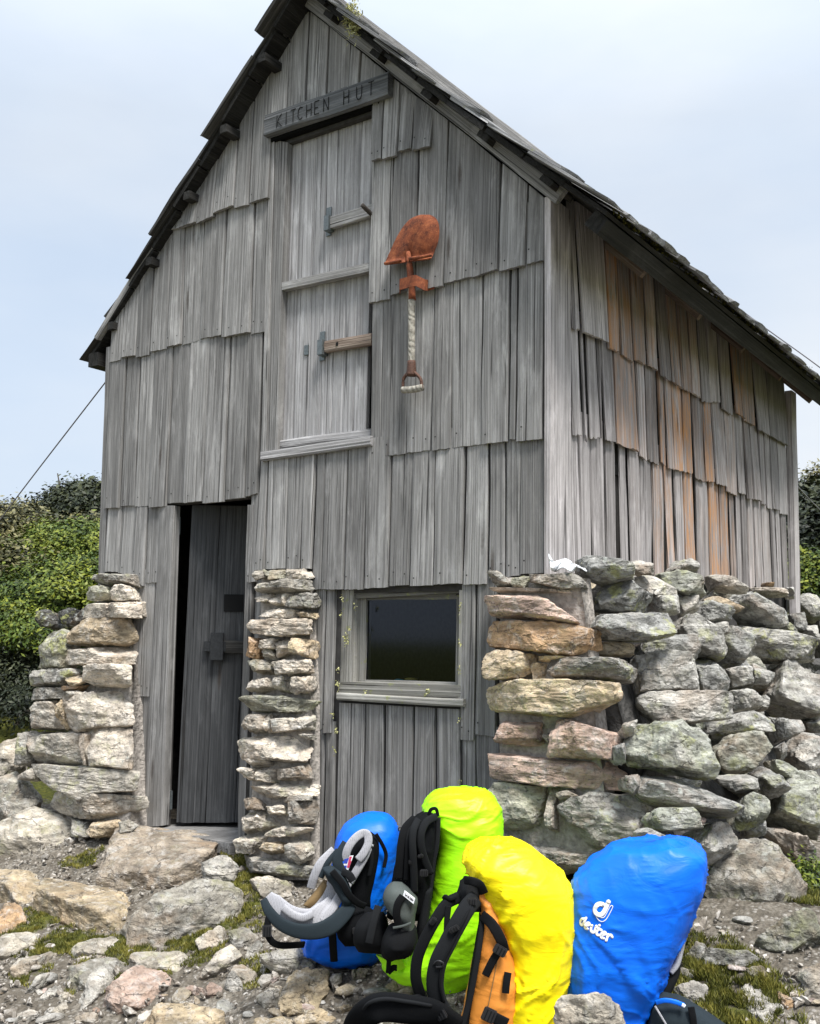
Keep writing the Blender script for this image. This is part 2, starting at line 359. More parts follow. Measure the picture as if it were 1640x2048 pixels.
# ------------------------------------------------------------------ builders
class Boards:
    """collects split boards; every board is a real slab with a grooved, slightly warped face"""
    def __init__(s): s.V, s.F, s.G, s.T, s.nv = [], [], [], [], 0
    def board(s, p00, p10, p01, p11, N, t0, t1, back=.02, tint=None, nu=11, nv=12, groove=.0016, warp=.004, edge=.003, ends=.003, swap=False, rust=0.0, bright=None, nails=0):
        """p00,p10 = bottom left/right, p01,p11 = top left/right on the wall plane; face stands t0 (bottom) .. t1 (top) proud along N"""
        p00, p10, p01, p11, N = [np.asarray(q, float) for q in (p00, p10, p01, p11, N)]
        sd_ = rng.uniform(0, 100); u = np.linspace(0, 1, nu); v = np.linspace(0, 1, nv); U, W = np.meshgrid(u, v)
        wid = np.linalg.norm(p10 - p00); ln = max(np.linalg.norm(p01 - p00), np.linalg.norm(p11 - p10))
        Q = lambda a, b: ((1 - a) * (1 - b))[..., None] * p00 + (a * (1 - b))[..., None] * p10 + ((1 - a) * b)[..., None] * p01 + (a * b)[..., None] * p11
        ed = np.stack([vnoise(np.stack([W[:, 0] * ln * 4 + sd_, 0 * W[:, 0] + k * 9.1, 0 * W[:, 0]], -1)) for k in (0, 1)], -1) * edge / max(wid, .01)
        Uu = U * 1.0; Uu[:, 0] += ed[:, 0]; Uu[:, -1] += ed[:, 1]
        en = vnoise(np.stack([u * wid * 60 + sd_, 0 * u + 3.3, 0 * u], -1)) * ends / max(ln, .01)
        Ww = W * 1.0; Ww[0] += en
        if swap: pass
        P = Q(Uu, Ww)
        gx = np.stack([U.ravel() * wid * 130 + sd_, W.ravel() * ln * 1.2 + sd_, 0 * U.ravel()], -1)
        g = (np.abs(vnoise(gx)) * -2 + .6) * groove
        wp = vnoise(np.stack([U.ravel() * wid * 5 + sd_ * 3, W.ravel() * ln * 2.2, 0 * U.ravel() + 1.7], -1)) * warp
        h = (t0 + (t1 - t0) * W).ravel() + g + wp
        edgef = (np.minimum(U, 1 - U) < .001).ravel(); h = h - edgef * .0025
        P = P.reshape(-1, 3) + h[:, None] * N
        B = Q(np.clip(U, 0, 1), np.clip(W, 0, 1)).reshape(-1, 3) + ((t0 + (t1 - t0) * W).ravel() - back)[:, None] * N
        n = nu * nv; idx = np.arange(n).reshape(nv, nu) + s.nv; ib = idx + n
        f = [(idx[j, i], idx[j, i + 1], idx[j + 1, i + 1], idx[j + 1, i]) for j in range(nv - 1) for i in range(nu - 1)]
        f += [(ib[j, i], ib[j + 1, i], ib[j + 1, i + 1], ib[j, i + 1]) for j in range(nv - 1) for i in range(nu - 1)]
        f += [(ib[0, i], ib[0, i + 1], idx[0, i + 1], idx[0, i]) for i in range(nu - 1)]
        f += [(idx[-1, i], idx[-1, i + 1], ib[-1, i + 1], ib[-1, i]) for i in range(nu - 1)]
        f += [(idx[j, 0], idx[j + 1, 0], ib[j + 1, 0], ib[j, 0]) for j in range(nv - 1)]
        f += [(idx[j + 1, -1], idx[j, -1], ib[j, -1], ib[j + 1, -1]) for j in range(nv - 1)]
        br = rng.uniform(.70, 1.18) if bright is None else bright
        G = np.stack([U.ravel() * wid + sd_, W.ravel() * ln + sd_ * .7, 0 * h], -1)
        G2 = G + np.array([0, 0, .03])
        s.V += [P, B]; s.G += [G, G2]; s.F += f; s.nv += 2 * n
        s.T.append(np.tile([br, rust, sd_ / 100], (2 * n, 1)))
        for k in range(nails):                              # nail heads near the butt
            a_ = np.array([[(.22, .78)[k % 2] + rng.uniform(-.08, .08)]]); b_ = np.array([[(.045 + rng.uniform(-.015, .02)) / ln]]); c_ = Q(a_, b_)[0, 0] + N * (t0 + .004); e1 = nrm(p10 - p00) * .0034; e2 = nrm(np.cross(N, e1)) * .0034
            s.V.append(np.array([c_ - e1 - e2, c_ + e1 - e2, c_ + e1 + e2, c_ - e1 + e2])); s.F.append((s.nv, s.nv + 1, s.nv + 2, s.nv + 3)); s.nv += 4
            s.G.append(np.zeros((4, 3))); s.T.append(np.tile([.12, .0, 0], (4, 1)))
    def beam(s, a, b, w, h, up, **k):
        """squared timber from a to b, w wide, h deep along 'up' (top face proud)"""
        a, b = np.asarray(a, float), np.asarray(b, float); d = nrm(b - a); up = nrm(np.asarray(up, float) - d * np.dot(up, d)); sd = np.cross(d, up)
        k.setdefault('nv', max(4, int(np.linalg.norm(b - a) / .06)))
        s.board(a - sd * w / 2, a + sd * w / 2, b - sd * w / 2, b + sd * w / 2, up, h / 2, h / 2, back=h, nu=7, **{'groove': .001, 'warp': .002, **k})
    def build(s, name, mat, parent=None, flat=False):
        V = np.concatenate(s.V); F_ = np.array(s.F)
        # outward winding is not guaranteed by the corner order: let bmesh settle it
        o = mesh_obj(name, V, F_, mat, parent, smooth=False, attrs={'grain': ('FLOAT_VECTOR', np.concatenate(s.G)), 'tint': ('FLOAT_VECTOR', np.concatenate(s.T))})
        bm = bmesh.new(); bm.from_mesh(o.data); bmesh.ops.recalc_face_normals(bm, faces=bm.faces); bm.to_mesh(o.data); bm.free()
        return o

def box_obj(name, c, ax, ay, az, mat, parent=None, bev=.0):
    """box with centre c and half-axis vectors, edges bevelled"""
    bm = bmesh.new(); vs = []
    for i in (-1, 1):
        for j in (-1, 1):
            for k in (-1, 1): vs.append(bm.verts.new(Vector(np.asarray(c, float) + i * np.asarray(ax, float) + j * np.asarray(ay, float) + k * np.asarray(az, float))))
    for q in ((0, 1, 3, 2), (4, 6, 7, 5), (0, 4, 5, 1), (2, 3, 7, 6), (0, 2, 6, 4), (1, 5, 7, 3)): bm.faces.new([vs[i] for i in q])
    bmesh.ops.recalc_face_normals(bm, faces=bm.faces)
    if bev: bmesh.ops.bevel(bm, geom=bm.edges[:], offset=bev, segments=2, affect='EDGES')
    me = bpy.data.meshes.new(name); bm.to_mesh(me); bm.free(); me.materials.append(mat)
    o = bpy.data.objects.new(name, me); COL.objects.link(o)
    if parent is not None: o.parent = parent; o.matrix_parent_inverse = Matrix.Translation(-parent.location)
    return o

def catmull(P, n):
    P = np.asarray(P, float)
    if len(P) == 2: t = np.linspace(0, 1, n)[:, None]; return P[0] * (1 - t) + P[1] * t
    Q = np.vstack([2 * P[0] - P[1], P, 2 * P[-1] - P[-2]]); m = len(P) - 1; out = []
    for q in np.linspace(0, m, n):
        i = min(int(q), m - 1); t = q - i; a, b, c, d = Q[i:i + 4]
        out.append(.5 * (2 * b + (c - a) * t + (2 * a - 5 * b + 4 * c - d) * t * t + (-a + 3 * b - 3 * c + d) * t ** 3))
    return np.array(out)

def tube_geo(path, rads, seg=10, flat=None, thick=None, nrm_hint=None, ex=2.0, caps=True):
    """swept section; with flat (half width array) and thick (half thickness) it is a padded ribbon facing nrm_hint"""
    P = np.asarray(path, float); n = len(P); T = np.gradient(P, axis=0); V, Fc = [], []
    up = np.asarray(nrm_hint if nrm_hint is not None else (0, 0, 1), float)
    ang = np.linspace(0, 2 * np.pi, seg, endpoint=False)
    cs, sn = np.cos(ang), np.sin(ang); cx = np.sign(cs) * np.abs(cs) ** (2 / ex); sx = np.sign(sn) * np.abs(sn) ** (2 / ex)
    for i in range(n):
        t = nrm(T[i]); h = up if up.ndim == 1 else up[i]
        if abs(np.dot(nrm(h), t)) > .98: h = np.array([.3, .9, .2])
        b = nrm(h - t * np.dot(h, t)); a = np.cross(t, b)
        ra, rb = (flat[i], thick[i]) if flat is not None else (rads[i], rads[i])
        V.append(P[i] + np.outer(cx, a) * ra + np.outer(sx, b) * rb)
    V = np.concatenate(V)
    for i in range(n - 1):
        for j in range(seg): Fc.append((i * seg + j, i * seg + (j + 1) % seg, (i + 1) * seg + (j + 1) % seg, (i + 1) * seg + j))
    if caps: Fc.append(tuple(range(seg - 1, -1, -1))); Fc.append(tuple(range((n - 1) * seg, n * seg)))
    return V, Fc
def join_geo(*gs):
    V, Fc, o = [], [], 0
    for v, f in gs: V.append(np.asarray(v)); Fc += [tuple(int(i) + o for i in q) for q in f]; o += len(v)
    return np.concatenate(V), Fc
def tube(name, pts, r, mat, parent=None, n=24, seg=10, r1=None):
    P = catmull(pts, n); R = np.linspace(r, r if r1 is None else r1, n)
    V, Fc = tube_geo(P, R, seg); return mesh_obj(name, V, Fc, mat, parent)

_ICO = {}
def ico(level):
    if level not in _ICO:
        bm = bmesh.new(); bmesh.ops.create_icosphere(bm, subdivisions=level, radius=1)
        v = np.array([q.co[:] for q in bm.verts]); f = np.array([[w.index for w in q.verts] for q in bm.faces]); bm.free(); _ICO[level] = (v, f)
    return _ICO[level]
def hull2(P):
    P = sorted(map(tuple, P)); lo, up = [], []
    cr = lambda o, a, b: (a[0] - o[0]) * (b[1] - o[1]) - (a[1] - o[1]) * (b[0] - o[0])
    for p in P:
        while len(lo) > 1 and cr(lo[-2], lo[-1], p) <= 0: lo.pop()
        lo.append(p)
    for p in reversed(P):
        while len(up) > 1 and cr(up[-2], up[-1], p) <= 0: up.pop()
        up.append(p)
    return np.array(lo[:-1] + up[:-1])
def rock_geo(P3, n, tb, tf, level=4, p=40, rough=1.0, grow=1.06, strata=1.0, chips=7, centred=False):
    """broken rock whose outline in the plane of P3 is that polygon: rounded polyhedron with tilted facets, then layered noise"""
    P3 = np.asarray(P3, float); n = nrm(n); c = P3.mean(0); u = nrm(np.cross((0, 0, 1), n)); w = np.cross(n, u)
    q = np.stack([(P3 - c) @ u, (P3 - c) @ w], -1) * grow; h2 = hull2(q); c2 = h2.mean(0); h2 = h2 - c2; c = c + u * c2[0] + w * c2[1]
    if not centred: c = c - n * (tb - tf) / 2
    tb = tf = (tb + tf) / 2
    size = math.sqrt(abs(np.cross(h2, np.roll(h2, -1, 0)).sum()) / 2) if len(h2) > 2 else .05
    Ns, Hs = [], []
    for a, b in zip(h2, np.roll(h2, -1, 0)):
        e = b - a; m = np.array([e[1], -e[0]]) / (np.linalg.norm(e) + 1e-9); d = max(np.dot(m, a), .12 * size)
        k = rng.uniform(-.12, .22); N = u * m[0] + w * m[1] + n * k; Ns.append(N / np.linalg.norm(N)); Hs.append(d / np.linalg.norm(N) * 1.0)
    for s_, t in ((1, tf), (-1, tb)):
        Ns.append(n * s_); Hs.append(t * 1.15)
        for _ in range(4):
            a = rng.uniform(0, 2 * np.pi); k = rng.uniform(.3, 1.0); N = n * s_ + (u * math.cos(a) + w * math.sin(a)) * k
            Ns.append(nrm(N)); Hs.append(t * rng.uniform(.95, 1.12) + size * .30 * k * rng.uniform(.35, 1.0))
    A_, B_ = np.array(Ns), np.array(Hs)
    asp = np.ptp(h2[:, 0]) / max(np.ptp(h2[:, 1]), 1e-4); asp = max(asp, 1 / asp)
    for _ in range(int(chips / max(1, asp * .8) + .5)):                                 # chips and broken corners
        a = nrm(u * rng.normal() * np.ptp(h2[:, 0]) + w * rng.normal() * np.ptp(h2[:, 1]) + n * abs(rng.normal()) * (tf + tb) * 1.2)
        r0 = 1 / max((a @ A_.T / B_).max(), 1e-6); ex_ = np.array([np.ptp(h2[:, 0]), np.ptp(h2[:, 1]), tb + tf]) / 2; q_ = np.array([a @ u, a @ w, a @ n]) / ex_ ** 1.6; q_ = q_ / np.linalg.norm(q_) + rng.normal(0, .28, 3); N = nrm(u * q_[0] + w * q_[1] + n * q_[2]); dd = np.dot(a, N)
        if dd > .3: Ns.append(N); Hs.append(r0 * dd * rng.uniform(.86, .98))
    Ns, Hs = np.array(Ns), np.array(Hs)
    v, f = ico(level); ext = np.ptp(h2, 0) / 2
    d = v[:, :1] * ext[0] * u + v[:, 1:2] * ext[1] * w + v[:, 2:] * ((tf + tb) / 2) * n; d /= np.linalg.norm(d, axis=1)[:, None]
    s = np.maximum(0, d @ Ns.T / Hs); r = (s ** p).sum(1) ** (-1 / p)
    P = d * r[:, None]; sd_ = rng.uniform(0, 60, 3)
    L_ = np.stack([P @ u, P @ w, P @ n], -1)
    big = fbm(L_ * 1.9 / size + sd_, 4, .55); lay = fbm(np.stack([L_[:, 0] * 1.3, L_[:, 1] * 9, L_[:, 2] * 1.3], -1) / size + sd_, 4, .6)
    fin_ = fbm(P * 22 + sd_, 4, .65); rid = -np.abs(fbm(L_ * 3.1 / size + sd_ + 9, 3)) 
    P = P + d * ((big * .045 + rid * .075 + lay * .028 * strata) * size * rough + fin_ * .015 * rough)[:, None]
    for ax_, k in ((u, 0), (w, 1)):                         # chips must not shrink the outline
        q_ = P @ ax_; s0, s1 = h2[:, k].min(), h2[:, k].max(); m0, m1 = q_.min(), q_.max()
        P = P + np.outer((q_ - m0) / (m1 - m0) * (s1 - s0) + s0 - q_, ax_)
    q_ = P @ n; P = P + np.outer(q_ * (2 * tf / np.ptp(q_) - 1), n) * .8
    return P + c, f, c, size
def rock(name, P3, n, tb, tf, col, lich, parent=None, **k):
    V, Fc, c, size = rock_geo(P3, n, tb, tf, **k)
    o = mesh_obj(name, V, Fc, M['stone'], parent, smooth=False); o.color = (*col, lich)
    return o
PAL = {'g': (.44, .425, .39), 'd': (.30, .297, .28), 'p': (.60, .56, .50), 't': (.52, .435, .315), 'o': (.50, .345, .215), 'r': (.52, .40, .35), 'k': (.10, .10, .098), 's': (.50, .435, .365), 'w': (.64, .625, .60), 'm': (.33, .335, .28)}
def pcol(k): return tuple(np.clip(np.array(PAL[k]) * rng.uniform(.85, 1.15), 0, 1))
def px_poly(txt, sc, ox, oy):
    a = np.array(list(map(float, txt.split()))).reshape(-1, 2); return a * sc + np.array([ox, oy])

# ------------------------------------------------------------------ the hut
D_HUT = 3.95
hut = thing('hut', 'tall narrow grey timber mountain hut with steep shingle roof', 'hut', (-1.4, 0, 0))
APX = on_y(612, 14, 0)
RKL, RKR = on_y(212, 664, 0), on_y(1112, 408, 0)
def rake_z(x):
    return APX[2] - (APX[2] - RKL[2]) * (APX[0] - x) / (APX[0] - RKL[0]) if x < APX[0] else APX[2] - (APX[2] - RKR[2]) * (x - APX[0]) / (RKR[0] - APX[0])
def lerp_line(line, x):
    line = sorted(line); xs = [p[0] for p in line]; return float(np.interp(x, xs, [p[1] for p in line]))
NF = np.array([0., -1., 0.]); NSD = np.array([1., 0., 0.])
def front_row(B, seams, line, ztop, t0=.020, t1=.005, gap=.009, jit=.014, clip=True, rust=0, bright=None, lean=.006):
    for a, b in zip(seams[:-1], seams[1:]):
        ya, yb = lerp_line(line, a), lerp_line(line, b); pa, pb = on_y(a, ya, 0), on_y(b, yb, 0)
        j = rng.uniform(-jit, jit); g = gap * rng.uniform(.3, 1.4)
        x0, x1 = pa[0] + g / 2, pb[0] - g / 2; za, zb = pa[2] + j, pb[2] + j
        l0, l1 = rng.uniform(-lean, lean), rng.uniform(-lean, lean)
        zt0 = zt1 = ztop
        if clip: zt0, zt1 = min(ztop, rake_z(x0) - .01), min(ztop, rake_z(x1) - .01)
        if max(zt0 - za, zt1 - zb) < .03: continue
        B.board((x0, 0, za), (x1, 0, zb), (x0 + l0, 0, max(zt0, za + .01)), (x1 + l1, 0, max(zt1, zb + .01)), NF, t0 + rng.uniform(-.009, .010), t1 + rng.uniform(-.003, .004), rust=rust, bright=bright, groove=.0010, nails=rng.integers(1, 3) if x1 - x0 > .05 else 0)
B = Boards()
zf = lambda x, y: on_y(x, y, 0)[2]
# gable courses, left of the loft door
front_row(B, [330, 366, 402, 435, 474, 504, 545], [(330, 468), (366, 459), (402, 447), (435, 432), (474, 416), (504, 409), (545, 397)], 4.6, t0=.03)
front_row(B, [222, 247, 275, 304, 338, 366, 403, 448, 505, 534], [(222, 722), (275, 712), (338, 700), (403, 684), (448, 676), (534, 659)], zf(545, 397) + .12)
front_row(B, [212, 243, 273, 303, 338, 372, 412, 454, 493, 518], [(212, 1019), (273, 1015), (303, 1013), (372, 1008), (454, 999), (493, 995), (518, 988)], zf(534, 659) + .10)
front_row(B, [213, 240, 270, 293, 322], [(213, 1144), (270, 1147), (271, 1170), (322, 1167)], zf(322, 1013) + .08)
front_row(B, [262, 283, 305], [(262, 1397), (305, 1398)], zf(290, 1168) + .08, t0=.016)
front_row(B, [266, 280, 300], [(266, 1655), (300, 1652)], zf(290, 1398) + .06, t0=.010)
# apex boards above the name board
front_row(B, [545, 577, 615, 656, 699, 722, 775], [(545, 250), (775, 175)], 4.6, t0=.012)
# right of the loft door
front_row(B, [747, 770, 802, 830, 869], [(747, 327), (869, 295)], 4.6, t0=.034)
front_row(B, [740, 786, 838, 893, 950, 1003, 1056, 1094], [(740, 611), (786, 602), (838, 585), (893, 575), (950, 560), (1003, 541), (1056, 527), (1094, 519)], 4.6, t0=.026, jit=.02)
front_row(B, [742, 764, 815, 866, 905, 966, 1022, 1036, 1091], [(742, 917), (866, 904), (966, 892), (1091, 880)], zf(1050, 530) + .28)
front_row(B, [628, 648, 693, 732, 781, 823, 871, 929, 978], [(628, 1178), (732, 1177), (823, 1172), (978, 1166)], zf(860, 905) + .10, jit=.006)
front_row(B, [978, 1012, 1044, 1091], [(978, 1153), (1044, 1146), (1091, 1143)], zf(1050, 883) + .08)
front_row(B, [516, 533, 575, 606, 628], [(516, 1140), (628, 1137)], zf(640, 900), t0=.02, jit=.003)
front_row(B, [498, 517], [(498, 1166), (517, 1165)], zf(510, 985), t0=.02, jit=.003)
# beside and below the window
front_row(B, [625, 648, 668], [(625, 1462), (668, 1461)], zf(640, 1172) + .05, t0=.018)
front_row(B, [622, 645, 668], [(622, 1752), (668, 1750)], zf(640, 1462) + .05, t0=.008)
front_row(B, [922, 951, 996], [(922, 1473), (951, 1474), (996, 1480)], zf(950, 1164) + .05, t0=.018)
front_row(B, [922, 951, 1000], [(922, 1752), (1000, 1752)], zf(950, 1474) + .05, t0=.006)
front_row(B, [669, 722, 768, 823, 872, 922], [(669, 1752), (922, 1752)], zf(800, 1412), t0=.006, t1=.004, gap=.016, lean=.012)
front_row(B, [497, 512], [(497, 1700), (512, 1700)], zf(505, 1160), t0=.004)
B.build('front_cladding', M['front_wood'], hut)
# backing wall behind the front boards, with the openings left out
def rect_y(px0, py0, px1, py1):
    a, b = on_y(px0, py0, 0), on_y(px1, py1, 0); return min(a[0], b[0]), max(a[0], b[0]), min(a[2], b[2]), max(a[2], b[2])
DR = (on_y(338, 1300, 0)[0], on_y(492, 1300, 0)[0], 0.0, on_y(420, 1003, 0)[2])
WI = (on_y(690, 1290, 0)[0], on_y(922, 1290, 0)[0], on_y(800, 1392, 0)[2], on_y(800, 1184, 0)[2])
LO = (on_y(546, 700, 0)[0], on_y(742, 700, 0)[0], on_y(640, 902, 0)[2], on_y(640, 262, 0)[2])
WLX = -2.84
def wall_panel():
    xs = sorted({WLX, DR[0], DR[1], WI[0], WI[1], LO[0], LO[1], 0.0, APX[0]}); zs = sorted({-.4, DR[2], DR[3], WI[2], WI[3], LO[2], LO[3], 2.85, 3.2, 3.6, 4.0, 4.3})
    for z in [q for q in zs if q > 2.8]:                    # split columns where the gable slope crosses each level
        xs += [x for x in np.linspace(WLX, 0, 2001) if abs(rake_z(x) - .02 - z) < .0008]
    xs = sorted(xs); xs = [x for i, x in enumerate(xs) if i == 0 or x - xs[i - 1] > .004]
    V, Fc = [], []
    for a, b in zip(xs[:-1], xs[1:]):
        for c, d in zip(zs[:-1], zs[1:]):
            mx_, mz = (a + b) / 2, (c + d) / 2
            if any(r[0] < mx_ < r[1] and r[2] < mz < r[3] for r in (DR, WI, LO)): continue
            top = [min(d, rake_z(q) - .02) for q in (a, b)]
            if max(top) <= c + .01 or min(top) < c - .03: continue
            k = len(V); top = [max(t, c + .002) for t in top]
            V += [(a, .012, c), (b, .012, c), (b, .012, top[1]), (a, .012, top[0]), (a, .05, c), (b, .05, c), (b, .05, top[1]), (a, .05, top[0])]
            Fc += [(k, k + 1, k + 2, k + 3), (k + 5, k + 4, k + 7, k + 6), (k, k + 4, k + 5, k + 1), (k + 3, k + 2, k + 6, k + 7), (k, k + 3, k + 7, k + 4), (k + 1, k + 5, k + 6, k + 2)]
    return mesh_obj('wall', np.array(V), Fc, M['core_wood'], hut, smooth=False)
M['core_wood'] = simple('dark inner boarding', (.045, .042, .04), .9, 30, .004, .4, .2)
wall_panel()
# side wall
SB = Boards()
def side_row(seams, line, ztop, t0, t1=.008, gap=.024, jit=.012, lean=.011, orange=None):
    for a, b in zip(seams[:-1], seams[1:]):
        m = (a + b) / 2; pa, pb = on_x(a, lerp_line(line, a), 0), on_x(b, lerp_line(line, b), 0)
        y0, y1 = pa[1], pb[1]; g = gap * rng.uniform(.5, 2.0); j = rng.uniform(-jit, jit)
        l0, l1 = rng.uniform(-lean, lean), rng.uniform(-lean, lean)
        om = orange(m) if orange else 0; br = np.interp(m, [1100, 1200, 1330, 1600], [1.15, 1.12, .95, .92]) * rng.uniform(.62, 1.18)
        SB.board((0, y0 + g / 2, pa[2] + j), (0, y1 - g / 2, pb[2] + j + rng.uniform(-.012, .012)), (0, y0 + g / 2 + l0, ztop), (0, y1 - g / 2 + l1, ztop), NSD, t0 * rng.uniform(.75, 1.3), t1, back=.012, rust=om, bright=br, warp=.004, ends=.008, edge=.006, groove=.0011)
bell = lambda m, c, w: math.exp(-((m - c) / w) ** 2)
l1_ = [(1130, 660), (1149, 668), (1203, 693), (1235, 708), (1281, 734), (1329, 760), (1369, 786), (1391, 800), (1411, 808), (1440, 815), (1457, 828), (1503, 858), (1568, 900)]
side_row([1131, 1149, 1203, 1231, 1257, 1283, 1305, 1330, 1350, 1373, 1391, 1411, 1433, 1457, 1478, 1503, 1530, 1568], l1_, 3.12, .038, orange=lambda m: rng.choice([.1, .6, 1.0]) * (bell(m, 1220, 22) + bell(m, 1320, 70) + bell(m, 1480, 26)))
l2_ = [(1118, 862), (1157, 868), (1166, 877), (1197, 880), (1222, 891), (1268, 908), (1312, 927), (1341, 940), (1360, 947), (1401, 963), (1442, 978), (1494, 999), (1527, 1014), (1572, 1031)]
side_row([1118, 1133, 1157, 1166, 1191, 1197, 1222, 1268, 1287, 1312, 1324, 1341, 1360, 1380, 1403, 1423, 1445, 1468, 1485, 1498, 1515, 1527, 1539, 1553, 1572], l2_, on_x(1300, 746, 0)[2] + .1, .030, orange=lambda m: rng.choice([.25, .75, 1.2]) * (bell(m, 1370, 90) + .7 * bell(m, 1240, 18)))
l3_ = [(1108, 1146), (1590, 1182)]
side_row([1128, 1155, 1179, 1205, 1232, 1254, 1276, 1303, 1326, 1345, 1365, 1388, 1416, 1437, 1457, 1470, 1482, 1494, 1507, 1522, 1540, 1550, 1560, 1573], l3_, on_x(1300, 922, 0)[2] + .1, .022, gap=.028, orange=lambda m: rng.choice([.1, .6, 1.2]) * bell(m, 1400, 85))
SB.build('side_cladding', M['side_wood'], hut)
# plain shell: side backing, far walls, floors
V = [(-.06, .055, -.3), (-.06, D_HUT, -.3), (-.06, D_HUT, 3.22), (-.06, .055, 3.22)]
def slab(name, pts, th, mat, parent):
    P = np.array(pts, float); n = nrm(np.cross(P[1] - P[0], P[2] - P[0])); Q = P - n * th; k = len(P)
    Fc = [tuple(range(k)), tuple(range(2 * k - 1, k - 1, -1))] + [(i, i + k, (i + 1) % k + k, (i + 1) % k) for i in range(k)]
    o = mesh_obj(name, np.vstack([P, Q]), Fc, mat, parent, smooth=False)
    bm = bmesh.new(); bm.from_mesh(o.data); bmesh.ops.recalc_face_normals(bm, faces=bm.faces); bm.to_mesh(o.data); bm.free(); return o
slab('wall', V, .04, M['core_wood'], hut)
slab('wall', [(WLX, D_HUT, -.3), (WLX, .055, -.3), (WLX, .055, 2.9), (WLX, D_HUT, 2.9)], .04, M['core_wood'], hut)
slab('wall', [(-.05, D_HUT, -.3), (WLX + .05, D_HUT, -.3), (WLX + .05, D_HUT, 2.9), (APX[0], D_HUT, 4.3), (-.05, D_HUT, 3.0)], .04, M['core_wood'], hut)
slab('floor', [(WLX + .045, .06, .055), (-.05, .06, .055), (-.05, D_HUT - .05, .055), (WLX + .045, D_HUT - .05, .055)], .05, M['core_wood'], hut)
slab('ceiling', [(WLX + .045, .06, 1.98), (-.05, .06, 1.98), (-.05, D_HUT - .05, 1.98), (WLX + .045, D_HUT - .05, 1.98)], .05, M['core_wood'], hut)
# corner boards
b = Boards()
c0, c1 = on_x(1099, 430, 0), on_x(1091, 1146, 0)
w_ = on_x(1128, 470, 0)[1] - .01
b.board((0, -.026, .32), (0, w_, .32), (0, -.026, 3.02), (0, w_, 3.02), NSD, .040, .040, back=.03, bright=1.2, nv=40, warp=.003, edge=.002)
b.build('corner_board', M['side_wood'], hut)
b = Boards(); ye = on_x(1575, 1000, 0)[1]
b.board((0, ye, .30), (0, ye + .13, .30), (0, ye - .02, 2.95), (0, ye + .11, 2.95), NSD, .05, .05, back=.05, bright=1.15, nv=30)
b.build('corner_board', M['side_wood'], hut)
b = Boards(); xl = on_y(217, 900, 0)[0]
b.board((xl - .05, 0, .3), (xl + .005, 0, .3), (xl - .05, 0, 2.8), (xl + .005, 0, 2.8), NF, .004, .004, back=.05, bright=.8, nv=30)
b.build('corner_board', M['front_wood'], hut)

# ------------------------------------------------------------------ roof
YF = -.19
AT = on_y(584, -54, YF)                                   # ridge, front end
ER = on_y(1210, 412, YF)                                  # right eave, front corner
EL = on_y(160, 715, -.05)                                 # left eave, front corner
YB = D_HUT + .22
def roof_frame(e, yf_e):
    """point on a slope: s 0 eave .. 1 ridge, y along the ridge"""
    def P(s, y, h):
        a = np.array([e[0], 0, e[2]]); r_ = np.array([AT[0], 0, AT[2]]); q = a + (r_ - a) * s; nn = nrm(np.cross(r_ - a, (0, 1, 0)))
        if nn[2] < 0: nn = -nn
        sag = -.03 * math.sin(math.pi * s) 
        return np.array([q[0], y, q[2]]) + nn * (h + sag)
    return P
RPR, RPL = roof_frame(ER, YF), roof_frame(EL, -.05)
def roof_side(Pf, yf_at, name, ns, seed, front, mat):
    R_ = Boards(); ln = np.linalg.norm(Pf(1, 0, 0) - Pf(0, 0, 0)); rr = np.random.default_rng(seed)
    for k in range(ns):
        s0, s1 = k / ns - .012, min((k + 1.55) / ns, 1.0)
        y = yf_at(k / ns) + rr.uniform(*front)
        while y < YB:
            w = rr.uniform(.12, .22); y1 = min(y + w, YB + .03); d0 = rr.uniform(-.012, .012)
            p = [Pf(s0 + d0, y, 0), Pf(s0 + d0, y1 - .006, 0), Pf(s1, y, 0), Pf(s1, y1 - .006, 0)]
            n = nrm(np.cross(p[1] - p[0], p[2] - p[0]));  n = n if n[2] > 0 else -n
            R_.board(*p, n, .040 + rr.uniform(-.006, .008), .020, back=.018, nu=4, nv=7, groove=.002, warp=.010, ends=.012, edge=.008)
            y = y1
    return R_.build(name, M[mat], hut)
yfr = lambda s: YF + .02
yfl = lambda s: -.06 + (YF + .06) * s
roof = roof_side(RPR, yfr, 'roof', 8, 3, (-.05, .03), 'roof_wood')
roof2 = roof_side(RPL, yfl, 'roof', 8, 5, (-.005, .04), 'dark_wood')
for Pf, yf_at, tg in ((RPR, yfr, 'r'), (RPL, yfl, 'l')):        # boarded deck under the shingles
    dk = Boards()
    for k in range(9):
        s0, s1 = k / 9 + .004, (k + 1) / 9
        ya, yb = yf_at(s0) + .03 + rng.uniform(0, .03), YB - .02
        p = [Pf(s0, ya, 0), Pf(s0, yb, 0), Pf(s1, ya, 0), Pf(s1, yb, 0)]; n = nrm(np.cross(p[1] - p[0], p[2] - p[0])); n = n if n[2] > 0 else -n
        dk.board(p[0], p[2], p[1], p[3], n, -.002, -.002, back=.022, nu=5, nv=26, bright=.8)
    dk.build('roof_deck', M['eave_shade_wood'], hut)
# rake boards on the gable
b = Boards()
for (pxa, pxb, wdt) in (((612, 14), (1118, 412), .135), ((607, 14), (200, 676), .035)):
    a, e_ = on_y(*pxa, 0), on_y(*pxb, 0); d = nrm(e_ - a); pn = np.array([-d[2], 0, d[0]]); pn = pn if pn[2] > 0 else -pn
    b = Boards()
    k_ = 0 if wdt > .1 else -.030
    b.board(e_ + pn * k_, e_ + pn * (wdt + k_), a + pn * k_, a + pn * (wdt + k_), NF, .040, .040, back=.032, nu=8, nv=50, bright=.92, groove=.001)
    b.build('rake_board', M['front_wood'], hut)
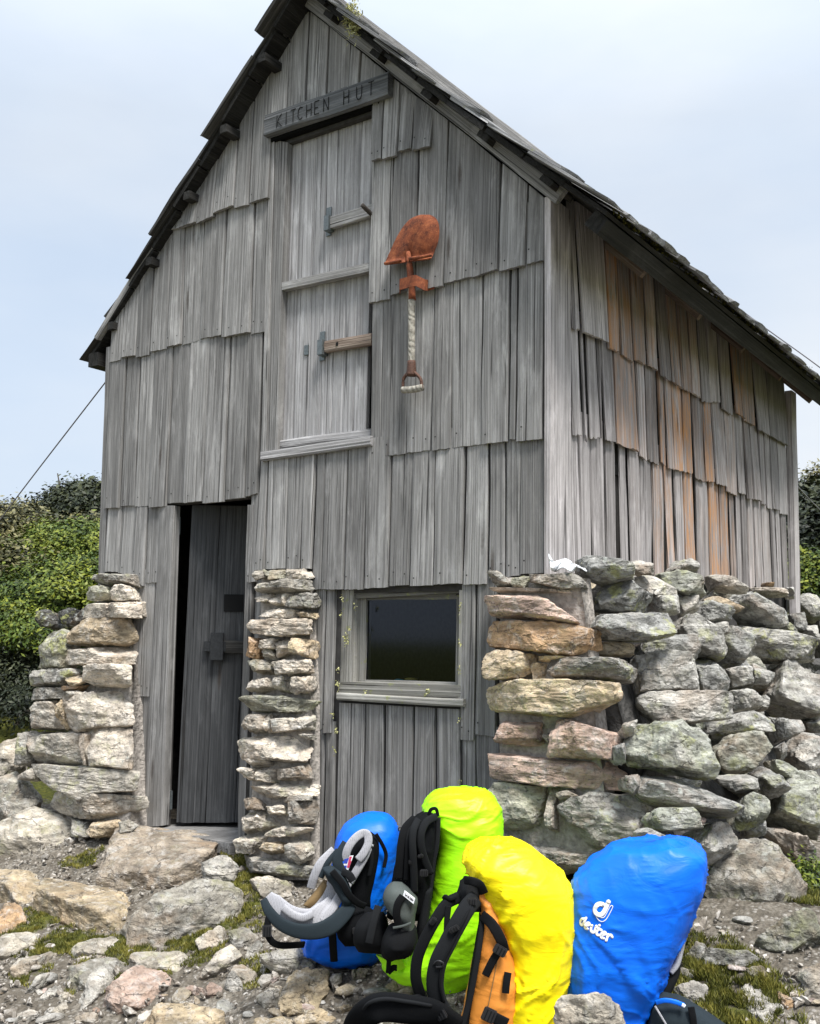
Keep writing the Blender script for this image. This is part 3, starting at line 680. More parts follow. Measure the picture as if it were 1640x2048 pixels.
# purlin ends poking out under the left verge, batten ends under the right verge
for s_ in (.12, .31, .49, .66, .83):
    b = Boards(); p = RPL(s_, 0, -.055); q = p.copy(); p[1] = yfl(s_) + .035; q[1] = .10
    b.beam(p, q, .05, .045, (0, 0, 1)); b.build('purlin_end', M['eave_shade_wood'], hut)
for s_ in (.16, .34, .52, .70, .88):
    b = Boards(); p = RPR(s_, 0, -.04); q = p.copy(); p[1] = YF + .09; q[1] = .10
    b.beam(p, q, .07, .03, (RPR(0, 0, 1) - RPR(0, 0, 0))); b.build('purlin_end', M['eave_shade_wood'], hut)
# eave purlin, rafter tails
b = Boards(); p = RPR(.02, 0, -.065); q = p.copy(); p[1] = -.10; q[1] = YB - .03
b.beam(p, q, .08, .075, RPR(0, 0, 1) - RPR(0, 0, 0), nv=60); b.build('eave_purlin', M['eave_shade_wood'], hut)
for yy in (.62, 1.40, 2.15, 2.95, 3.72):
    b = Boards(); p = RPR(.05, yy, -.105); q = RPR(.20, yy, -.085)
    b.beam(p, q, .030, .055, (RPR(0, 0, 1) - RPR(0, 0, 0))); b.build('rafter_tail', M['bar_wood'], hut)
b = Boards(); p = RPL(.02, 0, -.07); q = p.copy(); p[1] = -.02; q[1] = YB - .03
b.beam(p, q, .09, .08, (0, 0, 1), nv=60); b.build('eave_purlin', M['eave_shade_wood'], hut)
slab('ceiling', [(WLX + .05, .06, 2.75), (APX[0], .06, 4.15), (APX[0], D_HUT - .05, 4.15), (WLX + .05, D_HUT - .05, 2.75)], .02, M['core_wood'], hut)

# ------------------------------------------------------------------ loft door
ld = thing('tmp', '', '', (0, 0, 0)); bpy.data.objects.remove(ld)
yd = .055
b = Boards()
sx = [568, 600, 629, 653, 676, 697, 720, 745]
for a, c in zip(sx[:-1], sx[1:]):
    q0, q1, z0, z1 = on_y(a - (24 if a == 568 else 12), 900, yd), on_y(c - 12, 900, yd), LO[2] - .02, LO[3] + .04
    u0, u1 = on_y(a + 5, 330, yd)[0], on_y(c + 5, 330, yd)[0]
    b.board((q0[0] + .001, yd, z0), (q1[0] - .001, yd, z0), (u0 + .001, yd, z1), (u1 - .001, yd, z1), NF, .012, .012, back=.03, groove=.0005, warp=.001, edge=.0008, nv=30, bright=rng.uniform(.9, 1.15))
loft = b.build('loft_door', M['door_wood'], hut)
def bar(name, a, c, h, y, th, mat, par, **k):
    """horizontal timber whose front lower edge runs between two picture points on the plane y"""
    A, C_ = on_y(*a, y), on_y(*c, y); bb = Boards(); hv = np.array([0, 0, h])
    bb.board(A, A + hv, C_, C_ + hv, NF, 0, 0, back=th, nu=6, nv=18, groove=.0012, warp=.001, edge=.002, **k)
    return bb.build(name, mat, par)
bar('batten', (563, 580), (741, 541), .042, -.005, .04, M['front_wood'], loft, bright=1.1)
bar('batten', (556, 900), (741, 878), .05, .02, .03, M['door_wood'], loft, bright=1.0)
bar('bar', (653, 457), (744, 430), .058, .005, .03, M['front_wood'], loft, bright=1.05)
bar('bar', (648, 704), (742, 688), .055, .005, .03, M['bar_wood'], loft)
def plate(name, px, w, h, y, th, mat, par, yaw=0):
    c = on_y(px[0], px[1], y); return box_obj(name, c + np.array([0, th / 2, 0]), (w / 2, 0, 0), (0, th / 2, 0), (0, 0, h / 2), mat, par, .0015)
for cx_, cy_ in ((654, 443), (641, 692)):
    plate('bracket', (cx_ + 3, cy_), .034, .15, .036, .006, M['lead'], loft); plate('bracket', (cx_ - 2, cy_ + 2), .034, .078, -.006, .045, M['lead'], loft)
plate('keeper', (612, 700), .028, .052, .036, .008, M['lead'], loft)
tube('peg', [on_y(744, 430, .0), on_y(724, 410, -.07)], .011, M['bark'], loft, 6, 10)
pg = box_obj('peg_hole', on_y(674, 688, .0035), (.007, 0, 0), (0, .002, 0), (0, 0, .009), M['carve'], loft, .001)
b = Boards(); A, C_ = on_y(520, 922, -.03), on_y(741, 891, -.03); hv = np.array([0, 0, .047])
b.board(A, A + hv, C_, C_ + hv, NF, 0, 0, back=.09, nu=7, nv=26, groove=.002, edge=.003, bright=.85); b.build('door_sill', M['door_wood'], hut)
# loft door jambs (post on the left, flush board), head lintel and soffit
b = Boards()
b.board(on_y(532, 905, 0), on_y(553, 905, 0), on_y(549, 280, 0), on_y(575, 285, 0), NF, .004, .004, back=.09, nv=40, bright=.8, groove=.0008); b.build('door_post', M['front_wood'], hut)
b = Boards()
b.board(on_y(524, 905, 0), on_y(534, 905, 0), on_y(545, 278, 0), on_y(552, 278, 0), NF, .014, .014, back=.03, nv=40, bright=1.05); b.build('door_trim', M['front_wood'], hut)
bx = box_obj('door_head', (np.array([(LO[0] + LO[1]) / 2, .04, LO[3] + .085])), ((LO[1] - LO[0]) / 2 + .05, 0, 0), (0, .06, 0), (0, 0, .065), M['dark_wood'], hut, .004)
b = Boards(); xs = np.linspace(LO[0] - .02, LO[1] + .01, 5)
for k in range(4):
    z_ = on_y(560 + 48 * k, 266 - 16 * k, 0)[2]
    b.board((xs[k], 0, z_), (xs[k + 1] - .012, 0, z_ + .008), (xs[k], 0, z_ + .12), (xs[k + 1] - .012, 0, z_ + .12), NF, .03, .012, bright=.7)
b.build('door_drip', M['front_wood'], hut)

# ------------------------------------------------------------------ ground floor door (ajar, hinged on the left, swung inward)
b = Boards()
b.board(on_y(294, 1652, 0), on_y(332, 1650, 0), on_y(327, 1012, 0), on_y(353, 1012, 0), NF, .030, .022, back=.05, nv=50, groove=.0012, warp=.003, bright=.9)
b.build('door_post', M['bar_wood'] if False else M['front_wood'], hut)
b = Boards()
b.board(on_y(477, 1690, 0), on_y(492, 1690, 0), on_y(497, 1010, 0), on_y(509, 1010, 0), NF, .010, .010, back=.10, nv=40, bright=.75)
b.build('door_post', M['front_wood'], hut)
H0 = on_y(352, 1645, .05); H1 = on_y(384, 1010, .05); da = math.radians(38); dx = np.array([math.cos(da), math.sin(da), 0]); dn = np.array([math.sin(da), -math.cos(da), 0])
b = Boards(); wd = .78
for k in range(5):
    a, c = wd * k / 5 + .001, wd * (k + 1) / 5 - .001
    b.board(H0 + dx * a, H0 + dx * c, H1 + dx * a, H1 + dx * c, dn, .0, .0, back=.035, nv=40, groove=.001, warp=.001, edge=.001, bright=rng.uniform(.9, 1.25))
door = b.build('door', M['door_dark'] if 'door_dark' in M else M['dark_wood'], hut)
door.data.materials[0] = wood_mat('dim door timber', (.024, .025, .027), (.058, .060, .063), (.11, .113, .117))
dpn = nrm(np.cross(dx, H1 - H0)); dpn = dpn if np.dot(dpn, dn) > 0 else -dpn
def on_door(px, py, off=0.0): return on_plane(px, py, H0 + dpn * off, dpn)
c = on_door(467, 1206, .002); box_obj('peep_hole', c, dx * .052, dn * .003, (0, 0, .047), M['carve'], door, .001)  # thin plate on the leaf, coloured as the dark of the hole
c = on_door(434, 1293, .03); box_obj('latch', c, dx * .035, dn * .02, (0, 0, .075), M['iron'], door, .003); box_obj('latch', on_door(430, 1293, .02), dx * .06, dn * .015, (0, 0, .028), M['iron'], door, .003)
bb = Boards(); bb.board(on_door(440, 1306, .02), on_door(440, 1281, .02), on_door(500, 1306, .02), on_door(500, 1281, .02), dn, .01, .01, back=.025, nu=6, nv=10); bb.build('bar', M['dark_wood'], door)
for py in (1052, 1600):
    c = on_y(348 - (py - 1052) * .03 + 9, py, .03); box_obj('hinge', c, (.012, 0, 0), (0, .006, 0), (0, 0, .05), M['lead'], door, .002)
b = Boards(); b.board((DR[0] - .05, -.10, .0), (DR[1] + .02, -.10, .0), (DR[0] - .05, .55, 0), (DR[1] + .02, .55, 0), (0, 0, 1), .085, .075, back=.06, nu=14, nv=10, bright=.9)
b.build('threshold', M['front_wood'], hut)

# ------------------------------------------------------------------ window
yw = .07
fr = Boards()
def wpt(px, py): return on_y(px, py, yw)
fr.board(wpt(712, 1376), wpt(733, 1376), wpt(718, 1190), wpt(736, 1190), NF, .02, .02, back=.05, nu=5, bright=.9)
fr.board(wpt(916, 1390), wpt(930, 1390), wpt(917, 1190), wpt(930, 1190), NF, .02, .02, back=.05, nu=5, bright=.9)
fr.board(wpt(733, 1201), wpt(733, 1180), wpt(917, 1198), wpt(917, 1176), NF, .018, .018, back=.05, nu=5, bright=.55)
fr.board(wpt(730, 1373), wpt(732, 1359), wpt(917, 1378), wpt(917, 1365), NF, .018, .018, back=.05, nu=5, bright=1.0)
window = fr.build('window', M['moss_wood'], hut)
for args, kw in (((on_y(675, 1392, 0), on_y(699, 1392, 0), on_y(682, 1180, 0), on_y(706, 1180, 0), NF, -.006, -.006), dict(warp=.004, edge=.006, bright=.95)),
                 ((on_y(917, 1405, 0), on_y(928, 1405, 0), on_y(918, 1180, 0), on_y(929, 1180, 0), NF, .004, .004), dict(edge=.004, bright=1.0))):
    jb = Boards(); jb.board(*args, back=.10, nv=20, **kw); jb.build('jamb', M['moss_wood'], window)
bar('sill', (672, 1400), (926, 1414), .034, -.035, .10, M['moss_wood'], window, bright=1.1)
bar('sill', (677, 1386), (922, 1396), .055, -.008, .07, M['moss_wood'], window, bright=.8)
head = Boards(); A, C_ = on_y(700, 1196, .0), on_y(920, 1186, .0)
head.board(A, A + np.array([0, 0, .05]), C_, C_ + np.array([0, 0, .05]), NF, -.02, -.02, back=.07, nu=5, bright=.5); head.build('head', M['moss_wood'], window)
pv = [wpt(728, 1368), wpt(922, 1376), wpt(922, 1188), wpt(728, 1188)]
pv = [p + np.array([0, -.004, 0]) for p in pv]
pane = mesh_obj('pane', np.array(pv), [(0, 1, 2, 3)], M['glass'], window, smooth=False)
# ragged beard lichen on the window surround and wall
def tufts(name, spots, r, n, parent, mat, y=-.02, ln=.010, onx=None):
    V, Fc, at = [], [], []
    for (px, py, k) in spots:
        c = onx(px, py) if onx else on_y(px, py, y)
        for _ in range(int(n * k)):
            p = c + rng.normal(0, 1, 3) * np.array([r * .6, r * .3, r * 1.4]) * (.5 + k * .5); d = nrm(rng.normal(0, 1, 3) + np.array([0, -.8, -.6])); s_ = nrm(np.cross(d, rng.normal(0, 1, 3))) * .003
            l_ = ln * rng.uniform(.5, 1.3); i = len(V); V += [p - s_, p + s_, p + d * l_ + s_ * .6, p + d * l_ - s_ * .6]; Fc.append((i, i + 1, i + 2, i + 3)); at += [rng.uniform(0, 1)] * 4
    return tag(mesh_obj(name, np.array(V), np.array(Fc), mat, parent, False, {'leaf': ('FLOAT', at)}), kind='stuff')
tufts('lichen', [(684, 1195, .6), (682, 1230, .5), (694, 1280, 1.4), (700, 1258, .7), (710, 1215, .8), (690, 1272, 1), (676, 1338, .6), (677, 1370, 1.2), (732, 1384, .5), (854, 1383, .8), (666, 1430, .5), (672, 1461, .7), (669, 1503, .7), (921, 1213, .8), (919, 1287, .6), (918, 1340, .7), (919, 1437, .5), (919, 1565, .6)], .008, 17, window, M['lichen_tuft'])
cupc = on_y(822, 1358, .17); cup = thing('cup', 'small cup with blue handle and yellowish lid standing inside the dark window', 'cup', cupc + np.array([0, 0, -.03]))
ang = np.linspace(0, 2 * np.pi, 20, endpoint=False)
def lathe(name, c, prof, mat, parent, seg=24, axis=(0, 0, 1)):
    P = np.array([np.asarray(c, float) + np.array([0, 0, z]) for r, z in prof]); V, Fc = tube_geo(P, [r for r, z in prof], seg, nrm_hint=(0, 1, 0)); return mesh_obj(name, V, Fc, mat, parent)
lathe('cup_body', cupc, [(.026, -.03), (.032, -.01), (.033, .015), (.030, .018)], M['cup_clear'], cup)
lathe('lid', cupc, [(.031, .0185), (.030, .024), (.018, .028), (.004, .029)], M['cup_yellow'], cup)
tube('handle', [cupc + np.array(q) for q in ((-.028, -.02, .014), (-.06, -.035, .016), (-.085, -.035, .0), (-.088, -.03, -.02))], .006, M['cup_blue'], cup, 14, 8)
slab('window_shelf', [(WI[0] - .02, .12, WI[2] + .02), (WI[1], .12, WI[2] + .02), (WI[1], .30, WI[2] + .02), (WI[0] - .02, .30, WI[2] + .02)], .02, M['core_wood'], hut)
cup.location.z = WI[2] + .02; 

# ------------------------------------------------------------------ name board
S0, S1 = on_y(527, 272, -.06), on_y(775, 187, -.06); su = nrm(S1 - S0); sv = np.array([-su[2], 0, su[0]]); slen = np.linalg.norm(S1 - S0); shh = .112
sign = Boards()
sign.board(S0, S0 + sv * shh, S1, S1 + sv * shh, NF, 0, 0, back=.05, nu=9, nv=34, groove=.0016, edge=.006, ends=.006, bright=.9)
sign = sign.build('name_board', M['sign_wood']); tag(sign, 'blackened timber name board carved KITCHEN HUT above the loft door', 'sign')
LET = {'K': [[(0, 0), (0, 1)], [(.75, 1), (.05, .5), (.8, 0)]], 'I': [[(.2, 0), (.2, 1)]], 'T': [[(.4, 0), (.4, 1)], [(0, 1), (.8, 1)]], 'C': [[(.75, .88), (.4, 1), (.08, .75), (.05, .3), (.35, 0), (.75, .12)]],
       'H': [[(0, 0), (0, 1)], [(.75, 0), (.75, 1)], [(0, .52), (.75, .52)]], 'E': [[(.7, 1), (0, 1), (0, 0), (.7, 0)], [(0, .5), (.5, .5)]], 'N': [[(0, 0), (0, 1), (.75, 0), (.75, 1)]], 'U': [[(0, 1), (0, .25), (.2, 0), (.55, 0), (.75, .25), (.75, 1)]]}
geos = []; lh = .068
for ch, u0 in (('K', .115), ('I', .185), ('T', .232), ('C', .292), ('H', .365), ('E', .432), ('N', .505), ('H', .665), ('U', .765), ('T', .855)):
    for st in LET[ch]:
        pts = [S0 + su * (u0 * slen + x * lh * .62) + sv * (.020 + y * lh) + np.array([0, -.0015, 0]) for x, y in st]
        for a, c in zip(pts[:-1], pts[1:]): geos.append(tube_geo(catmull([a, c], 6), None, 6, flat=[.0024] * 6, thick=[.0016] * 6, nrm_hint=NF))
mesh_obj('letters', *join_geo(*geos), M['carve'], sign); recenter(sign) if False else None

# ------------------------------------------------------------------ shovel and its bracket
ys = -.055
shv = thing('shovel', 'rusty round shovel hung blade up on the front wall beside the loft door', 'shovel', on_y(824, 780, ys))
rows = [(430, 842, 858), (434, 826, 868), (441, 816, 874), (452, 806, 878), (466, 797, 879), (480, 789, 878), (494, 783, 875), (506, 777, 870), (516, 772, 866), (524, 769, 863)]
V, Fc, NU = [], [], 17
for k, (py, xa, xb) in enumerate(rows):
    t = k / (len(rows) - 1); mid = 817 + (1 - t) * 30
    for i in range(NU):
        f = i / (NU - 1); px = xa + (xb - xa) * f; yy = py + (-14 * f + 7 if k else -10 * f + 5) * t * .9
        fold = math.exp(-((px - (818 + (1 - t) * 16)) / 7.0) ** 2) * .030 * max(0, (t - .25) / .75)
        bow = .045 * (1 - (2 * f - 1) ** 2) * (.35 + .65 * math.sin(math.pi * min(1, t * .9 + .1)))
        lipr = .022 * max(0, t - .93) / .07
        V.append(on_y(px, yy, ys - bow * .8 + fold - .0 - lipr))
n_ = len(rows)
Fc = [(j * NU + i, j * NU + i + 1, (j + 1) * NU + i + 1, (j + 1) * NU + i) for j in range(n_ - 1) for i in range(NU - 1)]
bl = mesh_obj('blade', np.array(V), Fc, M['rust'], shv)
m_ = bl.modifiers.new('sub', 'SUBSURF'); m_.levels = m_.render_levels = 2
m_ = bl.modifiers.new('sol', 'SOLIDIFY'); m_.thickness = .004; m_.offset = 0
for a, c in (((770, 527), (803, 520)), ((819, 517), (863, 510))):
    tube('footrest', [on_y(*a, ys - .03), on_y((a[0] + c[0]) / 2, (a[1] + c[1]) / 2 + 1, ys - .042), on_y(*c, ys - .03)], .008, M['rust'], bl, 10, 8)
tube('socket', [on_y(817, 505, ys - .01), on_y(819, 530, ys - .018), on_y(822, 562, ys - .012), on_y(824, 600, ys - .012)], .013, M['rust'], shv, 14, 12, .019)
tube('shaft', [on_y(822, 560, ys - .012), on_y(823, 640, ys - .014), on_y(823, 728, ys - .012)], .0165, M['shaft'], shv, 26, 14)
tube('ferrule', [on_y(823, 722, ys - .012), on_y(823, 738, ys - .012), on_y(822, 752, ys - .012)], .019, M['dark_rust'], shv, 8, 12, .024)
for sgn, xs_ in ((-1, (818, 808, 806, 807)), (1, (828, 840, 843, 843))):
    tube('yoke', [on_y(xs_[0], 744, ys - .012), on_y(xs_[1], 756, ys - .012), on_y(xs_[2], 768, ys - .012), on_y(xs_[3], 779, ys - .012)], .0085, M['dark_rust'], shv, 14, 8, .007)
tube('grip', [on_y(805, 780, ys - .014), on_y(825, 779, ys - .016), on_y(845, 775, ys - .014)], .016, M['shaft'], shv, 12, 14)
br_ = thing('bracket', 'rusty bent iron strap bracket holding the shovel to the wall', 'bracket', on_y(833, 572, -.04))
bp = [(800, 577, -.028), (800, 569, -.085), (826, 562, -.105), (832, 561, -.105), (849, 570, -.080), (856, 571, -.030), (869, 566, -.028)]
P = np.array([on_y(*q) for q in bp]); V, Fc = [], []
for p in P: V += [p + np.array([0, 0, .026]), p - np.array([0, 0, .026])]
Fc = [(2 * i, 2 * i + 1, 2 * i + 3, 2 * i + 2) for i in range(len(P) - 1)]
st_ = mesh_obj('strap', np.array(V), Fc, M['rust'], br_, smooth=False); m_ = st_.modifiers.new('sol', 'SOLIDIFY'); m_.thickness = .005; m_.offset = 0

# ------------------------------------------------------------------ stay wires
def wire(name, pts, r, label):
    P = catmull(pts, 30); o = mesh_obj(name, *tube_geo(P, [r] * 30, 6), M['wire']); tag(o, label, 'wire'); return o
wl = wire('stay_wire', [RPL(.07, .18, -.06), on_plane(0, 1040, (-4.6, -.5, 0), (1, 0, 0)), on_plane(-60, 1140, (-5.0, -.6, 0), (1, 0, 0))], .0045, 'thin stay wire running from the left eave down out of the left edge')
eye = mesh_obj('clamp', *tube_geo(catmull([RPL(.07, .18, -.02), RPL(.07, .18, -.075)], 5), [.012] * 5, 8), M['lead'], wl)
wr0 = RPR(.97, .2, .10); 
wire('stay_wire', [RPR(.985, -.12, .060), RPR(.80, .25, .060), on_plane(1440, 588, (.55, 2.6, 0), nrm((.5, -.8, 0))), on_plane(1640, 735, (1.1, 3.4, 0), nrm((.5, -.8, 0))), on_plane(1900, 930, (1.8, 4.4, 0), nrm((.5, -.8, 0)))], .0038, 'long stay wire crossing the roof and running down to the right')
wire('stay_wire', [on_plane(1582, 958, (0, 4.3, 0), (0, 1, 0)), on_plane(1616, 996, (0, 6.0, 0), (0, 1, 0)), on_plane(1640, 1020, (0, 6.6, 0), (0, 1, 0))], .006, 'short length of stay wire seen behind the right rear corner')
# moss and lichen growing on the roof edges
tufts('roof_moss', [(704, 34, 2.4), (712, 42, 1.6), (697, 28, 1)], .020, 120, hut, M['lichen_tuft'], y=YF + .03, ln=.016)
_ex = ER[0]
tufts('roof_moss', [(1230 + 9.5 * k, 436 + 7.9 * k + rng.uniform(-6, 3), rng.uniform(.3, 1.0)) for k in range(43)], .009, 80, hut, M['moss'], ln=.009, onx=lambda px, py: on_x(px, py - 12, _ex - .02))

# ------------------------------------------------------------------ ground: one sheet out to the horizon
def axis_pts(lo, hi, step, far, gr):
    a = list(np.arange(lo, hi + 1e-6, step)); s = step; 
    while a[-1] < far: s *= gr; a.append(a[-1] + s)
    s = step
    while a[0] > -far: s *= gr; a.insert(0, a[0] - s)
    return np.array(a)
gx = axis_pts(-4.2, 2.4, .028, 900, 1.16); gy = axis_pts(-2.6, .7, .028, 900, 1.16)
GX, GY = np.meshgrid(gx, gy); GZ = ground_z(GX, GY)
PP = np.stack([GX, GY, 0 * GX], -1).reshape(-1, 3)
MOSS = []                                                  # (x, y, radius) of moss cushions on the ground
for px, py, r_ in ((508, 1725, .16), (530, 1748, .10), (470, 1775, .15), (486, 1820, .14), (445, 1860, .16), (520, 1690, .10), (60, 1855, .14), (20, 1900, .12), (110, 1895, .14), (160, 1890, .16), (240, 1905, .15), (330, 1872, .14),
                   (380, 1890, .13), (275, 1960, .12), (190, 1955, .12), (410, 1920, .10), (535, 1940, .12), (60, 1960, .08), (165, 1725, .10), (560, 1700, .12), (1440, 1965, .20), (1455, 2010, .20), (1410, 1930, .14), (1590, 1800, .18), (1610, 1760, .14), (1500, 1985, .12), (395, 1735, .08)):
    g_ = at_ground(px, py); MOSS.append((g_[0], g_[1], r_))
mv = np.zeros(len(PP))
for x_, y_, r_ in MOSS: mv = np.maximum(mv, np.exp(-(((PP[:, 0] - x_) ** 2 + (PP[:, 1] - y_) ** 2) / (r_ * 1.1) ** 2)))
farm = np.maximum(sstep(-2.9, -4.0, PP[:, 0]) * sstep(-.6, .4, PP[:, 1]), sstep(1.7, 3.0, PP[:, 1])) * .8
farm = np.maximum(farm, sstep(5, 14, np.hypot(PP[:, 0], PP[:, 1])) * .8)
mv = np.maximum(mv * (.55 + .55 * fbm(PP * 9, 3)), farm)
GZr = GZ.ravel() + (.014 * fbm(PP * 14, 4, .6) + .006 * fbm(PP * 45, 3)) * sstep(9, 4, np.hypot(PP[:, 0], PP[:, 1])) + .02 * np.clip(mv, 0, 1) * sstep(9, 4, np.hypot(PP[:, 0], PP[:, 1]))
nx_, ny_ = len(gx), len(gy); I = np.arange(nx_ * ny_).reshape(ny_, nx_)
GF = np.stack([I[:-1, :-1], I[:-1, 1:], I[1:, 1:], I[1:, :-1]], -1).reshape(-1, 4)
gnd = mesh_obj('ground', np.stack([PP[:, 0], PP[:, 1], GZr], -1), GF, M['ground'], attrs={'moss': ('FLOAT', mv)})
tag(gnd, kind='structure')

# ------------------------------------------------------------------ mortared stone piers either side of the door
def pier_plane(y_top, batter, ztop=1.43):
    """front face leaning out towards its foot"""
    n = nrm((0, -1, batter)); return np.array([0, y_top, ztop]), n
def stones(parent, spec, sc, ox, oy, p0, n, tb, tf, jn=.12, lichk=1.0, **k):
    for kind, lich, txt in spec:
        q = px_poly(txt, sc, ox, oy); P3 = np.array([on_plane(x, y, p0, n) for x, y in q])
        ext = np.ptp(P3, 0); s_ = min(max(ext[2], .03), max(ext[0], .03)); TB, TF = .03 + .10 * tb + .25 * s_, tf * rng.uniform(.5, 1.2) * min(1, s_ / .10)
        P3 = np.array([on_plane(x, y, p0 - n * (TB - TF) / 2, n) for x, y in q]); nn = nrm(n + rng.normal(0, jn, 3) * min(1, .12 / max(ext))); s_ = min(max(ext[2], .03), max(ext[0], .03))
        lv = 5 if max(ext) > .16 else (4 if max(ext) > .07 else 3)
        rock('stone', P3, nn, TB, TF, tuple(np.array(pcol(kind)) * np.array([1.1, 1.04, .97])), lich * lichk, parent, level=lv, p=rng.uniform(30, 60), centred=True, grow=1.06, **k)
lp0, ln_ = pier_plane(-.09, .10)
lp = thing('stone_pier', 'tall tapering stone pier left of the doorway, lichened at its outer edge', 'stone pier', (-2.6, -.15, .1))
stones(lp, [
 ('d', .6, '500 625 570 622 582 670 540 690 498 680'), ('d', .5, '575 625 680 625 682 688 590 682'), ('m', .6, '466 690 560 688 578 740 545 764 468 757'), ('p', .3, '573 688 690 685 702 757 640 768 570 757'),
 ('p', .2, '480 772 690 758 700 850 430 853'), ('k', .9, '345 885 430 790 482 765 432 850 380 915'), ('t', .05, '382 900 440 868 640 850 684 930 667 992 378 992'), ('m', 1.0, '218 1103 268 930 300 903 350 940 374 1000 342 1103'),
 ('p', .1, '345 1008 660 990 667 1072 560 1082 350 1087'), ('d', .9, '178 1162 200 1118 390 1105 407 1130 370 1192 180 1197'), ('t', .1, '378 1140 410 1128 447 1165 400 1192'), ('p', .2, '450 1108 655 1086 657 1192 470 1197 430 1160'),
 ('d', .6, '185 1205 345 1200 352 1252 190 1262'), ('o', .0, '352 1192 425 1186 400 1217 350 1227'), ('g', .5, '185 1270 310 1260 332 1412 190 1412'), ('t', .1, '315 1262 352 1267 347 1402 330 1412'),
 ('p', .25, '345 1290 362 1226 655 1205 667 1382 400 1422 345 1392'), ('g', .35, '168 1432 442 1430 444 1592 178 1592'), ('d', .5, '118 1442 168 1422 174 1592 128 1602'), ('p', .4, '450 1450 490 1420 665 1410 677 1622 500 1622 458 1560'),
 ('g', .4, '185 1642 220 1600 440 1600 677 1622 677 1732 550 1747 200 1692'), ('g', .35, '250 1762 330 1735 600 1740 662 1762 672 1832 500 1872 350 1842 268 1782'), ('t', .2, '450 1890 600 1870 602 1932 480 1957 438 1952'),
 ('d', .6, '340 1850 440 1880 462 1962 400 1942'), ('p', .2, '668 760 700 765 698 840 672 850'), ('g', .2, '350 1232 420 1222 410 1262 352 1268'), ('p', .2, '440 1440 480 1420 470 1560 448 1590'), ('g', .4, '130 1605 190 1600 200 1660 140 1670')],
 .39634, 0, 900, lp0, ln_, .62, .06)
def core_quad(name, pts, dn, th, mat, parent, amp=.02, res=.03):
    """lumpy fill behind the stones: quad (bl, br, tr, tl) pushed back along dn and closed"""
    bl, br, tr, tl = [np.asarray(q, float) for q in pts]; nu = max(4, int(np.linalg.norm(br - bl) / res)); nv = max(4, int(np.linalg.norm(tl - bl) / res))
    U, W = np.meshgrid(np.linspace(0, 1, nu), np.linspace(0, 1, nv)); U, W = U.ravel()[:, None], W.ravel()[:, None]
    P = (bl * (1 - U) + br * U) * (1 - W) + (tl * (1 - U) + tr * U) * W; dn = np.asarray(dn, float)
    Fp = P - nrm(dn) * (fbm(P * 9, 4) * amp)[:, None]; Bk = P + dn * th; n = len(P); I = np.arange(n).reshape(nv, nu)
    q = np.stack([I[:-1, :-1], I[:-1, 1:], I[1:, 1:], I[1:, :-1]], -1).reshape(-1, 4); Fs = [q, q[:, ::-1] + n]
    for e in (I[0], I[-1], I[:, 0], I[:, -1]): Fs.append(np.stack([e[:-1], e[1:], e[1:] + n, e[:-1] + n], -1))
    return mesh_obj(name, np.vstack([Fp, Bk]), np.vstack(Fs), mat, parent)
def pl(px, py, p0, n, d): return on_plane(px, py, np.asarray(p0) - np.asarray(n) * d, n)
core_quad('mortar', [pl(92, 1690, lp0, ln_, .085), pl(262, 1690, lp0, ln_, .085), pl(268, 1150, lp0, ln_, .085), pl(205, 1150, lp0, ln_, .085)], (0, 1, 0), .12, M['mortar'], lp)
mp0, mn_ = pier_plane(-.075, .11)
mpier = thing('stone_pier', 'narrow pier of small stacked stones between the doorway and the window', 'stone pier', (-1.75, -.15, .05))
stones(mpier, [
 ('g', .3, '218 240 260 130 342 128 342 232 260 252'), ('m', .5, '345 130 562 128 562 242 370 257'), ('g', .5, '565 110 890 98 908 242 570 232'), ('g', .4, '238 340 560 248 900 258 932 392 700 372 560 412 238 422'),
 ('p', .3, '220 480 390 428 412 522 280 542'), ('p', .4, '405 470 562 468 574 562 420 602'), ('p', .4, '575 440 650 425 650 590 580 600'), ('d', .3, '650 482 942 420 962 622 660 602'), ('p', .3, '290 620 740 640 762 757 268 722'), ('t', .2, '740 660 942 670 942 752 762 757'),
 ('p', .2, '115 942 230 758 900 758 932 880 902 972 640 992 400 942'), ('o', .1, '108 1160 150 998 262 988 282 1150 250 1272 118 1262'), ('p', .2, '280 1000 472 998 482 1152 300 1172'), ('g', .3, '480 1010 692 1008 702 1202 500 1272'), ('t', .3, '710 1010 902 998 892 1242 740 1242'),
 ('g', .2, '300 1180 480 1160 480 1275 300 1285'), ('m', .5, '155 1310 420 1288 432 1462 218 1482'), ('p', .4, '440 1290 862 1268 892 1432 620 1482 440 1472'), ('p', .2, '128 1560 440 1528 442 1642 260 1702 118 1682'), ('g', .2, '458 1560 620 1500 602 1702 458 1692'), ('p', .3, '640 1500 892 1488 902 1682 840 1722 640 1642'),
 ('m', .4, '58 1790 130 1728 500 1738 932 1790 850 1872 520 1952 130 1942 78 1872')], .15625, 480, 1120, mp0, mn_, .4, .05, jn=.16, rough=1.25)
